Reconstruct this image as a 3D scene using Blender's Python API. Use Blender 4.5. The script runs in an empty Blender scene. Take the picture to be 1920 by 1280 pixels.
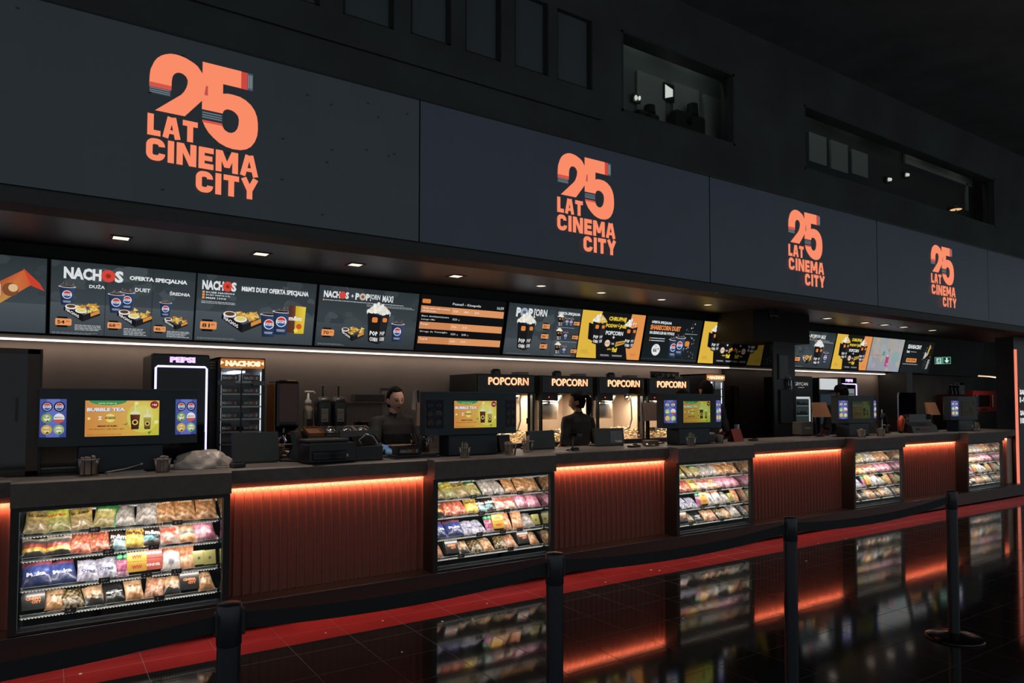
import bpy, bmesh, math, random
from mathutils import Vector, Matrix

random.seed(7)
SC = bpy.context.scene
COL = SC.collection
PI = math.pi

# ------------------------------------------------------------------ camera
F_PX, CY_PX = 1311.67, 704.46
YAW, PITCH, ROLL = math.radians(33.6686), math.radians(2.0607), math.radians(-0.0516)
CAM_H = 1.58
fw = Vector((math.sin(YAW) * math.cos(PITCH), math.cos(YAW) * math.cos(PITCH), math.sin(PITCH)))
rt = fw.cross(Vector((0, 0, 1))).normalized()
dn = fw.cross(rt)
rt, dn = (math.cos(ROLL) * rt + math.sin(ROLL) * dn), (-math.sin(ROLL) * rt + math.cos(ROLL) * dn)
cam_data = bpy.data.cameras.new('camera')
cam = bpy.data.objects.new('camera', cam_data)
COL.objects.link(cam)
cam.matrix_world = Matrix(((rt.x, -dn.x, -fw.x, 0), (rt.y, -dn.y, -fw.y, 0), (rt.z, -dn.z, -fw.z, CAM_H), (0, 0, 0, 1)))
cam_data.sensor_width = 36.0
cam_data.lens = F_PX / 1920 * 36.0
cam_data.shift_y = (CY_PX - 640) / 1920
cam_data.clip_start = 0.05
SC.camera = cam

# ------------------------------------------------------------------ exposure, world
SC.view_settings.view_transform = 'Standard'
SC.view_settings.look = 'None'
SC.view_settings.exposure = 0.0
SC.view_settings.gamma = 1.0
SC.view_settings.use_curve_mapping = False
SC.cycles.use_denoising = True
SC.cycles.max_bounces = 7
SC.cycles.sample_clamp_indirect = 4.0
world = bpy.data.worlds.new('dim_hall_light')
SC.world = world
world.use_nodes = True
world.node_tree.nodes['Background'].inputs[0].default_value = (0.86, 0.97, 1.0, 1)
world.node_tree.nodes['Background'].inputs[1].default_value = 0.27


def hexc(h):
    h = h.lstrip('#')
    c = [int(h[i:i + 2], 16) / 255 for i in (0, 2, 4)]
    return tuple(x / 12.92 if x <= 0.04045 else ((x + 0.055) / 1.055) ** 2.4 for x in c)


def lamp(name, kind, loc, power, color, rot=(0, 0, 0), sx=0.1, sy=0.1, spot=None, spread=None, blend=0.5):
    d = bpy.data.lights.new(name, kind)
    d.energy = power
    d.color = color
    if kind == 'AREA':
        d.shape = 'RECTANGLE'
        d.size, d.size_y = sx, sy
        if spread:
            d.spread = spread
    elif kind == 'SPOT':
        d.spot_size, d.spot_blend = spot, blend
        d.shadow_soft_size = sx
    else:
        d.shadow_soft_size = sx
    o = bpy.data.objects.new(name, d)
    o.location = loc
    o.rotation_euler = rot
    COL.objects.link(o)
    return o


CASE_X = [0.455, 3.245, 6.055, 9.310, 12.420]     # centres of the five glass cases
CASE_W, CASE_Y = 1.23, 5.115
WARM = (1.0, 0.80, 0.66)
# cove light under the menu screens, both stretches of the back wall
lamp('cove_light', 'AREA', (3.9, 7.70, 2.118), 5.0, WARM, (math.radians(12), 0, 0), 10.8, 0.04)
lamp('cove_light', 'AREA', (12.05, 7.70, 2.118), 2.5, WARM, (math.radians(12), 0, 0), 4.2, 0.04)
# cold white strip in the head of each glass case
for cx in CASE_X:
    for zz, pw in ((0.930, 2.0), (0.738, 1.4), (0.592, 1.6), (0.414, 1.6)):
        lamp('case_light', 'AREA', (cx, 5.150 if zz > .9 else 5.212, zz), pw, (1.0, 0.93, 0.85), (math.radians(28), 0, 0), 1.06, 0.012)
# recessed ceiling spots
SPOTS = [(0.51, 0), (1.68, 0), (2.62, 0), (3.80, 0), (4.98, 1), (5.94, 1), (7.03, 1), (7.97, 1), (10.95, 0), (12.1, 0), (12.75, 0), (13.42, 0), (14.5, 0)]
SPOT_Y, SOFFIT_Z = 6.84, 2.98
for sx_, rd in SPOTS:
    lamp('ceiling_spot_light', 'SPOT', (sx_, SPOT_Y, SOFFIT_Z - 0.03), 22, (1.0, 0.80, 0.66), (math.radians(-4), 0, 0), 0.03, spot=math.radians(70), blend=0.35)
# orange strips tucked under the counter lip, shining down the fluted fronts
for a, b in ((-1.9, -0.16), (1.07, 2.63), (3.86, 5.44), (6.67, 8.69), (9.93, 11.80), (13.04, 13.64)):
    lamp('lip_light', 'AREA', ((a + b) / 2, 5.2625, 0.9465), 4.6 * (b - a), (1.0, 0.40, 0.21), (math.radians(36), 0, 0), b - a - 0.03, 0.008)
# unseen spots added behind the LED band to brighten counter and faces
for i in range(10):
    lamp('added_counter_light', 'SPOT', (0.35 + 1.375 * i, 5.40, 2.96), 56, (1.0, 0.82, 0.70), (math.radians(5), 0, 0), 0.04, spot=math.radians(78), blend=0.7)
lamp('back_room_light', 'AREA', (19.8, 7.9, 2.18), 6, (1.0, 0.75, 0.6), (math.radians(25), 0, 0), 2.0, 0.05)
# lamps inside the four popcorn machines
POP_X = [4.64, 5.585, 6.52, 7.44]
for px_ in POP_X:
    lamp('popcorn_light', 'AREA', (px_ + 0.02, 7.24, 1.655), 14.0, (1.0, 0.86, 0.68), (0, 0, 0), 0.6, 0.14)
# ------------------------------------------------------------------ materials
MATS = {}


def mat(name, color, rough=0.5, metal=0.0, emit=None, strength=0.0, bump=0.0, bscale=40.0, var=0.0, vscale=6.0, spec=0.5, coat=0.0):
    if name in MATS:
        return MATS[name]
    m = bpy.data.materials.new(name)
    m.use_nodes = True
    nt = m.node_tree
    b = nt.nodes['Principled BSDF']
    c = hexc(color) if isinstance(color, str) else color
    b.inputs['Base Color'].default_value = (*c, 1)
    b.inputs['Roughness'].default_value = rough
    b.inputs['Metallic'].default_value = metal
    b.inputs['Specular IOR Level'].default_value = spec
    if coat:
        b.inputs['Coat Weight'].default_value = coat
        b.inputs['Coat Roughness'].default_value = 0.05
    if emit is not None:
        e = hexc(emit) if isinstance(emit, str) else emit
        b.inputs['Emission Color'].default_value = (*e, 1)
        b.inputs['Emission Strength'].default_value = strength
    tc = None
    if var or bump:
        tc = nt.nodes.new('ShaderNodeTexCoord')
    if var:
        n = nt.nodes.new('ShaderNodeTexNoise')
        n.inputs['Scale'].default_value = vscale
        n.inputs['Detail'].default_value = 6
        nt.links.new(tc.outputs['Object'], n.inputs['Vector'])
        r = nt.nodes.new('ShaderNodeValToRGB')
        r.color_ramp.elements[0].position = 0.3
        r.color_ramp.elements[1].position = 0.7
        r.color_ramp.elements[0].color = (*[x * (1 - var) for x in c], 1)
        r.color_ramp.elements[1].color = (*[min(1, x * (1 + var)) for x in c], 1)
        nt.links.new(n.outputs['Fac'], r.inputs['Fac'])
        nt.links.new(r.outputs['Color'], b.inputs['Base Color'])
    if bump:
        n2 = nt.nodes.new('ShaderNodeTexNoise')
        n2.inputs['Scale'].default_value = bscale
        n2.inputs['Detail'].default_value = 4
        nt.links.new(tc.outputs['Object'], n2.inputs['Vector'])
        bp = nt.nodes.new('ShaderNodeBump')
        bp.inputs['Strength'].default_value = bump
        bp.inputs['Distance'].default_value = 0.01
        nt.links.new(n2.outputs['Fac'], bp.inputs['Height'])
        nt.links.new(bp.outputs['Normal'], b.inputs['Normal'])
    MATS[name] = m
    return m


def mat_col(name, strength=None, rough=0.4, spec=0.5, coat=0.0):
    """colours from the 'Col' attribute: printed (or, with a strength, shown on a lit screen)"""
    if name in MATS:
        return MATS[name]
    m = bpy.data.materials.new(name)
    m.use_nodes = True
    nt = m.node_tree
    b = nt.nodes['Principled BSDF']
    a = nt.nodes.new('ShaderNodeAttribute')
    a.attribute_name = 'Col'
    if strength is None:
        nt.links.new(a.outputs['Color'], b.inputs['Base Color'])
        b.inputs['Roughness'].default_value = rough
        b.inputs['Specular IOR Level'].default_value = spec
        b.inputs['Coat Weight'].default_value = coat
        b.inputs['Coat Roughness'].default_value = 0.12
    else:
        b.inputs['Base Color'].default_value = (0.004, 0.004, 0.005, 1)
        b.inputs['Roughness'].default_value = 0.35
        b.inputs['Specular IOR Level'].default_value = 0.2
        nt.links.new(a.outputs['Color'], b.inputs['Emission Color'])
        b.inputs['Emission Strength'].default_value = strength
    MATS[name] = m
    return m


def mat_glass(name, tint=(1, 1, 1), gloss=1.0, rough=0.0):
    """thin pane: what lies behind shows through, with a mirror reflection on top"""
    if name in MATS:
        return MATS[name]
    m = bpy.data.materials.new(name)
    m.use_nodes = True
    nt = m.node_tree
    nt.nodes.remove(nt.nodes['Principled BSDF'])
    out = nt.nodes['Material Output']
    t = nt.nodes.new('ShaderNodeBsdfTransparent')
    t.inputs[0].default_value = (*tint, 1)
    g = nt.nodes.new('ShaderNodeBsdfGlossy')
    g.inputs['Roughness'].default_value = rough
    g.inputs[0].default_value = (gloss, gloss, gloss, 1)
    fr = nt.nodes.new('ShaderNodeFresnel')
    fr.inputs[0].default_value = 1.45
    mx = nt.nodes.new('ShaderNodeMixShader')
    nt.links.new(fr.outputs[0], mx.inputs[0])
    nt.links.new(t.outputs[0], mx.inputs[1])
    nt.links.new(g.outputs[0], mx.inputs[2])
    nt.links.new(mx.outputs[0], out.inputs[0])
    MATS[name] = m
    return m


def floor_mat():
    m = bpy.data.materials.new('polished_floor_tiles')
    m.use_nodes = True
    nt = m.node_tree
    N, L = nt.nodes.new, nt.links.new
    b = nt.nodes['Principled BSDF']
    geo = N('ShaderNodeNewGeometry')
    sep = N('ShaderNodeSeparateXYZ')
    L(geo.outputs['Position'], sep.inputs[0])

    def mth(op, a, bb=None):
        n = N('ShaderNodeMath')
        n.operation = op
        for i, v in enumerate((a, bb)):
            if v is None:
                continue
            if isinstance(v, (int, float)):
                n.inputs[i].default_value = v
            else:
                L(v, n.inputs[i])
        return n.outputs[0]

    def line(coord, off, pitch, w):
        q = mth('FRACT', mth('DIVIDE', mth('SUBTRACT', coord, off), pitch))
        d = mth('MINIMUM', q, mth('SUBTRACT', 1.0, q))
        return mth('LESS_THAN', mth('MULTIPLY', d, pitch), w)
    gx = line(sep.outputs['X'], 1.335, 0.4055, 0.0022)
    gy = line(sep.outputs['Y'], 4.025, 0.3925, 0.0022)
    grout = mth('MAXIMUM', gx, gy)
    stripe = mth('GREATER_THAN', sep.outputs['Y'], 4.605)
    nz = N('ShaderNodeTexNoise')
    nz.inputs['Scale'].default_value = 3.0
    nz.inputs['Detail'].default_value = 8
    L(geo.outputs['Position'], nz.inputs['Vector'])
    c1 = N('ShaderNodeMix')
    c1.data_type = 'RGBA'
    c1.inputs['A'].default_value = (0.018, 0.017, 0.016, 1)
    c1.inputs['B'].default_value = (0.45, 0.034, 0.033, 1)
    L(stripe, c1.inputs['Factor'])
    c2 = N('ShaderNodeMix')
    c2.data_type = 'RGBA'
    c2.blend_type = 'MULTIPLY'
    c2.inputs['Factor'].default_value = 0.35
    L(c1.outputs['Result'], c2.inputs['A'])
    L(nz.outputs['Fac'], c2.inputs['B'])
    c3 = N('ShaderNodeMix')
    c3.data_type = 'RGBA'
    L(c2.outputs['Result'], c3.inputs['A'])
    c3.inputs['B'].default_value = (0.07, 0.06, 0.05, 1)
    L(mth('MULTIPLY', grout, 0.6), c3.inputs['Factor'])
    L(c3.outputs['Result'], b.inputs['Base Color'])
    r = mth('ADD', mth('MULTIPLY', grout, 0.5), mth('ADD', 0.045, mth('MULTIPLY', nz.outputs['Fac'], 0.05)))
    L(r, b.inputs['Roughness'])
    b.inputs['Specular IOR Level'].default_value = 0.62
    bp = N('ShaderNodeBump')
    bp.inputs['Strength'].default_value = 0.35
    bp.inputs['Distance'].default_value = 0.002
    L(mth('SUBTRACT', 1.0, grout), bp.inputs['Height'])
    L(bp.outputs['Normal'], b.inputs['Normal'])
    return m


M_BLACK = mat('black_satin', '#2a2a2a', 0.45)
M_BLACKGL = mat('black_gloss', '#131415', 0.08)
M_BLACKPL = mat('black_plastic', '#222425', 0.35)
M_DARKGREY = mat('dark_grey_metal', '#2b2d2f', 0.35, 0.3)
M_CHROME = mat('chrome', '#c8c8c8', 0.12, 1.0)
M_STEEL = mat('brushed_steel', '#9a9894', 0.28, 0.9)
M_WHITE = mat('white_plastic', '#d8d4cc', 0.4)
M_BEIGE = mat('beige_plastic', '#8a7568', 0.5)
M_STONE = mat('grey_stone_top', '#5c5551', 0.55, var=0.18, vscale=14, bump=0.08, bscale=60)
M_DISPLAY = mat_col('lit_screen_picture', 1.0)
M_LED = mat_col('led_wall_picture', 1.0)
M_PRINT = mat_col('printed_wrapper', None, 0.36, 0.5, 0.3)
M_PAPER = mat_col('printed_card', None, 0.6, 0.3)
M_GLASS = mat_glass('clear_glass')
M_PLASTIC_CLEAR = mat_glass('clear_plastic', (0.82, 0.82, 0.84), 0.9, 0.1)


# ------------------------------------------------------------------ mesh building
class MB:
    """collects shapes; build() links them as ONE mesh object"""

    def __init__(self):
        self.v, self.f, self.mi, self.sm, self.col = [], [], [], [], []
        self.cur, self.color, self.M = 0, None, None

    def add(self, vs, fs, smooth=False, cols=None):
        o = len(self.v)
        for p in vs:
            p = Vector(p)
            self.v.append(self.M @ p if self.M else p)
        for f in fs:
            self.f.append([o + i for i in f])
            self.mi.append(self.cur)
            self.sm.append(smooth)
            if cols is not None:
                self.col.append([cols[i] for i in f])
            else:
                self.col.append([self.color or (1, 1, 1)] * len(f))
        return self

    def box(self, x0, y0, z0, x1, y1, z1, b=0.0):
        if b <= 0:
            vs = [(x, y, z) for z in (z0, z1) for y in (y0, y1) for x in (x0, x1)]
            return self.add(vs, [(0, 2, 3, 1), (4, 5, 7, 6), (0, 1, 5, 4), (2, 6, 7, 3), (0, 4, 6, 2), (1, 3, 7, 5)])
        bm = bmesh.new()
        bmesh.ops.create_cube(bm, size=1.0)
        for q in bm.verts:
            q.co = Vector(((x0 + x1) / 2 + q.co.x * (x1 - x0), (y0 + y1) / 2 + q.co.y * (y1 - y0), (z0 + z1) / 2 + q.co.z * (z1 - z0)))
        b = min(b, 0.45 * min(abs(x1 - x0), abs(y1 - y0), abs(z1 - z0)))
        bmesh.ops.bevel(bm, geom=list(bm.edges), offset=b, segments=2, affect='EDGES', profile=0.5)
        bm.verts.index_update()
        self.add([q.co.copy() for q in bm.verts], [[q.index for q in f.verts] for f in bm.faces])
        bm.free()
        return self

    def cyl(self, p0, p1, r0, r1=None, n=16, caps=True, smooth=True):
        r1 = r0 if r1 is None else r1
        p0, p1 = Vector(p0), Vector(p1)
        d = (p1 - p0).normalized()
        a = Vector((1, 0, 0)) if abs(d.x) < 0.9 else Vector((0, 1, 0))
        u = d.cross(a).normalized()
        w = d.cross(u)
        ring = [(math.cos(2 * PI * i / n), math.sin(2 * PI * i / n)) for i in range(n)]
        vs = [p0 + (u * c + w * s) * r0 for c, s in ring] + [p1 + (u * c + w * s) * r1 for c, s in ring]
        self.add(vs, [(i, (i + 1) % n, n + (i + 1) % n, n + i) for i in range(n)], smooth)
        if caps:
            if r0 > 0:
                self.add(vs[:n], [tuple(reversed(range(n)))])
            if r1 > 0:
                self.add(vs[n:], [tuple(range(n))])
        return self

    def lathe(self, prof, n=24, c=(0, 0, 0), smooth=True):
        vs = []
        for r, z in prof:
            for i in range(n):
                a = 2 * PI * i / n
                vs.append((c[0] + r * math.cos(a), c[1] + r * math.sin(a), c[2] + z))
        fs = []
        for k in range(len(prof) - 1):
            for i in range(n):
                j = (i + 1) % n
                fs.append((k * n + i, k * n + j, (k + 1) * n + j, (k + 1) * n + i))
        return self.add(vs, fs, smooth)

    def tube(self, pts, r, n=8, caps=True):
        pts = [Vector(p) for p in pts]
        rs = r if isinstance(r, (list, tuple)) else [r] * len(pts)
        vs = []
        up = None
        for k, p in enumerate(pts):
            t = (pts[min(k + 1, len(pts) - 1)] - pts[max(k - 1, 0)]).normalized()
            if up is None:
                a = Vector((0, 0, 1)) if abs(t.z) < 0.9 else Vector((1, 0, 0))
                up = (a - t * a.dot(t)).normalized()
            else:
                up = (up - t * up.dot(t)).normalized()
            s = t.cross(up)
            for i in range(n):
                an = 2 * PI * i / n
                vs.append(p + (up * math.cos(an) + s * math.sin(an)) * rs[k])
        fs = [(k * n + i, k * n + (i + 1) % n, (k + 1) * n + (i + 1) % n, (k + 1) * n + i) for k in range(len(pts) - 1) for i in range(n)]
        self.add(vs, fs, True)
        if caps:
            self.add(vs[:n], [tuple(reversed(range(n)))])
            self.add(vs[-n:], [tuple(range(n))])
        return self

    def extrude(self, poly, x0, x1):
        """poly in (y, z), extruded along x"""
        n = len(poly)
        vs = [(x0, y, z) for y, z in poly] + [(x1, y, z) for y, z in poly]
        self.add(vs, [(i, (i + 1) % n, n + (i + 1) % n, n + i) for i in range(n)])
        self.add(vs[:n], [tuple(reversed(range(n)))])
        return self.add(vs[n:], [tuple(range(n))])

    def prism(self, poly, z0, z1):
        """poly in (x, y), extruded along z"""
        n = len(poly)
        vs = [(x, y, z0) for x, y in poly] + [(x, y, z1) for x, y in poly]
        self.add(vs, [(i, (i + 1) % n, n + (i + 1) % n, n + i) for i in range(n)])
        self.add(vs[:n], [tuple(reversed(range(n)))])
        return self.add(vs[n:], [tuple(range(n))])

    def ellip(self, c, rx, ry, rz, n=16, m=10):
        vs = []
        for k in range(m + 1):
            th = PI * k / m
            for i in range(n):
                a = 2 * PI * i / n
                vs.append((c[0] + rx * math.sin(th) * math.cos(a), c[1] + ry * math.sin(th) * math.sin(a), c[2] + rz * math.cos(th)))
        fs = [(k * n + i, (k + 1) * n + i, (k + 1) * n + (i + 1) % n, k * n + (i + 1) % n) for k in range(m) for i in range(n)]
        return self.add(vs, fs, True)

    def build(self, name, mats, parent=None, loc=(0, 0, 0), rot=(0, 0, 0), weld=False):
        me = bpy.data.meshes.new(name)
        me.from_pydata([tuple(p) for p in self.v], [], self.f)
        mats = mats if isinstance(mats, (list, tuple)) else [mats]
        for m in mats:
            me.materials.append(m)
        me.polygons.foreach_set('material_index', self.mi)
        me.polygons.foreach_set('use_smooth', self.sm)
        if any(m.name in COLMATS for m in mats):
            a = me.color_attributes.new('Col', 'FLOAT_COLOR', 'CORNER')
            flat = []
            for cs in self.col:
                for c in cs:
                    flat += [c[0], c[1], c[2], 1.0]
            a.data.foreach_set('color', flat)
        if weld:
            bm = bmesh.new()
            bm.from_mesh(me)
            bmesh.ops.remove_doubles(bm, verts=bm.verts, dist=1e-5)
            bm.to_mesh(me)
            bm.free()
        me.update()
        o = bpy.data.objects.new(name, me)
        COL.objects.link(o)
        o.location = loc
        o.rotation_euler = rot
        if parent is not None:
            o.parent = parent
        return o


COLMATS = {'lit_screen_picture', 'led_wall_picture', 'printed_wrapper', 'printed_card', 'dim_screen_picture', 'soft_screen_picture', 'kernel_colours'}


def tag(o, label, cat, group=None, kind=None):
    o['label'] = label
    o['category'] = cat
    if group:
        o['group'] = group
    if kind:
        o['kind'] = kind
    return o


def struct(o):
    o['kind'] = 'structure'
    return o


def thing(name, label, cat, loc=(0, 0, 0), rz=0.0, group=None, rot=None):
    o = bpy.data.objects.new(name, None)
    COL.objects.link(o)
    o.empty_display_size = 0.05
    o.location = loc
    o.rotation_euler = rot if rot else (0, 0, rz)
    return tag(o, label, cat, group)


def dup(o, loc, rot=None, label=None, group=None):
    """a copy of a thing with copies of its parts and their sub-parts"""
    r = o.copy()
    COL.objects.link(r)
    r.location = loc
    if rot is not None:
        r.rotation_euler = rot
    if label:
        r['label'] = label
    if group:
        r['group'] = group
    for ch in KIDS(o):
        c = ch.copy()
        COL.objects.link(c)
        c.parent = r
        for g in KIDS(ch):
            d = g.copy()
            COL.objects.link(d)
            d.parent = c
    return r


def KIDS(o):
    return [c for c in COL.objects if c.parent == o]


# ------------------------------------------------------------------ lettering
_TXT = {}


def glyphs(s, bold=0.0, res=2, spacing=1.0):
    """flat outline letters: (points, faces, width, cap height)"""
    k = (s, bold, res, spacing)
    if k not in _TXT:
        cu = bpy.data.curves.new('lettering', 'FONT')
        cu.body = s
        cu.offset = bold
        cu.resolution_u = res
        cu.space_character = spacing
        cu.fill_mode = 'FRONT'
        ob = bpy.data.objects.new('lettering', cu)
        me = ob.to_mesh()
        vs = [(p.co.x, p.co.y) for p in me.vertices]
        fs = [list(p.vertices) for p in me.polygons]
        ob.to_mesh_clear()
        bpy.data.objects.remove(ob)
        bpy.data.curves.remove(cu)
        x0 = min(p[0] for p in vs)
        y0 = min(p[1] for p in vs)
        vs = [(x - x0, y - y0) for x, y in vs]
        _TXT[k] = (vs, fs, max(p[0] for p in vs), max(p[1] for p in vs))
    return _TXT[k]


class Canvas(MB):
    """flat picture in (u, v) metres; every shape one hair in front of the last"""

    def __init__(self, step=0.00012):
        super().__init__()
        self.step, self.d = step, 0.0
        self.T = lambda u, v: (u, v)

    def poly(self, pts, color, cols=None):
        self.d += self.step
        pts = [self.T(*p) for p in pts]
        area = sum(pts[i][0] * pts[(i + 1) % len(pts)][1] - pts[(i + 1) % len(pts)][0] * pts[i][1] for i in range(len(pts)))
        idx = range(len(pts)) if area > 0 else reversed(range(len(pts)))
        c = None if color is None else (hexc(color) if isinstance(color, str) else color)
        cs = [hexc(x) if isinstance(x, str) else x for x in cols] if cols else [c] * len(pts)
        return self.add([(u, -self.d, v) for u, v in pts], [tuple(idx)], False, cs)

    def rect(self, u0, v0, u1, v1, color, cols=None):
        return self.poly([(u0, v0), (u1, v0), (u1, v1), (u0, v1)], color, cols)

    def rrect(self, u0, v0, u1, v1, color, r=0.01):
        pts = []
        for cx, cy, a0 in ((u1 - r, v0 + r, -90), (u1 - r, v1 - r, 0), (u0 + r, v1 - r, 90), (u0 + r, v0 + r, 180)):
            for k in range(4):
                a = math.radians(a0 + 30 * k)
                pts.append((cx + r * math.cos(a), cy + r * math.sin(a)))
        return self.poly(pts, color)

    def disc(self, u, v, r, color, n=20, ry=None, a0=0, a1=360):
        ry = ry or r
        full = a1 - a0 >= 360
        k = n if full else n + 1
        pts = [(u + r * math.cos(math.radians(a0 + (a1 - a0) * i / n)), v + ry * math.sin(math.radians(a0 + (a1 - a0) * i / n))) for i in range(k)]
        return self.poly(pts, color)

    def text(self, s, u, v, h, color, w=None, bold=0.03, skew=0.0, align='l', res=2, slope=0.0):
        vs, fs, tw, th = glyphs(s, bold, res)
        sy = h / th
        sx = (w / tw) if w else sy
        W = tw * sx
        u -= {'l': 0, 'c': W / 2, 'r': W}[align]
        self.d += self.step
        c = hexc(color) if isinstance(color, str) else color
        pts = []
        for x, y in vs:
            a, b = self.T(u + x * sx + skew * y * sy, v + y * sy + slope * x * sx)
            pts.append((a, -self.d, b))
        return self.add(pts, fs, False, [c] * len(pts))

    def lines(self, u, v, w, n, h=0.005, gap=0.011, color='#c8cacb', rnd=None):
        """rows of small print too fine to read"""
        R = rnd or random
        for k in range(n):
            x = u
            end = u + w * (1 - 0.25 * R.random())
            while x < end:
                ww = 0.012 + 0.03 * R.random()
                self.rect(x, v - k * gap, min(x + ww, end), v - k * gap + h, color)
                x += ww + 0.005
# ------------------------------------------------------------------ the hall
struct(MB().add([(-5, -5, 0), (32, -5, 0), (32, 14, 0), (-5, 14, 0)], [(0, 1, 2, 3)]).build('floor', floor_mat()))
M_CEIL = mat('black_ceiling', '#646967', 0.9, var=0.2, vscale=1.5)
struct(MB().box(-5, -2.0, 6.6, 32, 14, 6.7).build('ceiling', M_CEIL))
M_WALL = mat('plastered_wall', '#7c6f66', 0.75, var=0.10, vscale=2.2, bump=0.05, bscale=9)
M_HALL = mat('dark_hall_wall', '#474b49', 0.85, var=0.25, vscale=1.2)
M_NICHE = mat('black_niche_wall', '#343838', 0.6)

# back wall behind the bar: pale plaster below, black boards behind the menu screens above
w = MB()
w.box(-2.2, 7.78, 0, 15.62, 7.98, 2.17)
struct(w.build('wall_back', M_WALL))
w = MB()
w.extrude([(7.72, 2.17), (7.98, 2.17), (7.98, 3.02), (7.55, 3.02)], -2.2, 18.5)
struct(w.build('trim_1', M_NICHE))
w = MB()
w.box(15.62, 9.5, 0, 26, 9.6, 6.6).box(26, 2.0, 0, 26.1, 9.6, 6.6)
struct(w.build('wall_far', M_HALL))
w = MB().box(-2.3, 4.9, 0, -2.2, 7.98, 3.0)
struct(w.build('wall_left', M_HALL))
# wall above the LED band with the openings of the upper floor windows
WY = 6.0
w = MB()
holes = [(-0.2, 5.07, 0.55, 5.9), (0.75, 5.07, 1.25, 5.9), (1.45, 5.07, 1.95, 5.9), (2.16, 5.07, 2.66, 5.9), (2.83, 5.09, 3.27, 5.9), (3.43, 5.09, 3.86, 5.9), (4.03, 5.1, 4.47, 5.9), (4.59, 5.1, 5.09, 5.9),
         (5.53, 4.97, 7.56, 5.94), (9.10, 4.95, 15.27, 5.90)]
x = -5.0
for a, z0, b, z1 in holes:
    w.box(x, WY, 3.9, a, WY + 0.2, 6.6)
    w.box(a, WY, 3.9, b, WY + 0.2, z0)
    w.box(a, WY, z1, b, WY + 0.2, 6.6)
    x = b
w.box(x, WY, 3.9, 32, WY + 0.2, 6.6)
w.box(-5, 5.97, 4.78, 5.2, 6.0, 4.82)
struct(w.build('wall_upper', M_HALL))
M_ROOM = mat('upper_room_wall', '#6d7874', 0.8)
M_PANE_DARK = mat('dark_window_pane', '#5a636a', 0.4, spec=0.6)
for i, (a, z0, b, z1) in enumerate(holes[:8]):
    r = struct(bpy.data.objects.new('window_%d' % (i + 1), None))
    COL.objects.link(r)
    r.location = ((a + b) / 2, WY + 0.06, z0)
    MB().box((a - b) / 2, 0, 0, (b - a) / 2, 0.02, z1 - z0).build('window_pane', M_PANE_DARK, r)
    fr = MB()
    hw, hh = (b - a) / 2, z1 - z0
    fr.box(-hw, -0.03, 0, -hw + 0.03, 0, hh).box(hw - 0.03, -0.03, 0, hw, 0, hh).box(-hw, -0.03, 0, hw, 0, 0.03)
    fr.build('window_frame', M_BLACK, r)

# two lit upper floor windows with shallow rooms behind them
def lit_window(name, a, z0, b, z1, panels, col):
    r = struct(bpy.data.objects.new(name, None))
    COL.objects.link(r)
    r.location = (a, WY, z0)
    W, H = b - a, z1 - z0
    m = MB()
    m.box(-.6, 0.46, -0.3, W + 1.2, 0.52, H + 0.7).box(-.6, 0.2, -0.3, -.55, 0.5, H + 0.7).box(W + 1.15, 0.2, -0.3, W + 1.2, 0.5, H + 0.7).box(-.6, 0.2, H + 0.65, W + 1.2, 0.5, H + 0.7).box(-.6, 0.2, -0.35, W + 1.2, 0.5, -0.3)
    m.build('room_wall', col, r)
    fr = MB().box(0, 0.0, 0, 0.035, 0.2, H).box(W - 0.035, 0.0, 0, W, 0.2, H).box(0, 0.0, H - 0.03, W, 0.2, H).box(0, 0.0, 0, W, 0.2, 0.03)
    fr.build('window_frame', mat('window_frame_grey', '#3a413e', 0.6), r)
    p = MB()
    for u0, v0, u1, v1 in panels:
        p.box(u0 - a, 0.42, v0 - z0, u1 - a, 0.46, v1 - z0)
    p.build('wall_board', mat('pale_wall_board', '#9aa39e', 0.8), r)
    MB().add([(0.03, 0.1, 0.03), (W - 0.03, 0.1, 0.03), (W - 0.03, 0.1, H - 0.03), (0.03, 0.1, H - 0.03)], [(0, 1, 2, 3)]).build('window_pane', M_GLASS, r)
    return r


lit_window('window_9', 5.53, 4.97, 7.56, 5.94, [(6.19, 4.8, 6.69, 5.80), (6.84, 4.8, 7.34, 5.82), (7.46, 4.8, 7.93, 5.80)], mat('upper_room_wall', '#565e5b', 0.8))
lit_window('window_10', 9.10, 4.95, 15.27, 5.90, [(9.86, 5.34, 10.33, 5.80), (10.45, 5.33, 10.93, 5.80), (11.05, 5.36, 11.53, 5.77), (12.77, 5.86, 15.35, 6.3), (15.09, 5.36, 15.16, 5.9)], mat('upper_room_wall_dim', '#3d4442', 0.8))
for x in (6.2, 7.2):
    lamp('projection_room_light', 'POINT', (x, 6.32, 6.42), 1.6, (0.9, 1.0, 0.95), sx=0.08)
for x in (9.9, 11.2, 13.0, 14.6):
    lamp('projection_room_light', 'POINT', (x, 6.32, 6.38), 1.2, (0.88, 1.0, 0.95) if x < 12 else (1.0, .93, .8), sx=0.08)
lamp('desk_light', 'POINT', (14.42, 6.33, 5.32), 0.10, (1.0, 0.75, 0.45), sx=0.03)
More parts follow.
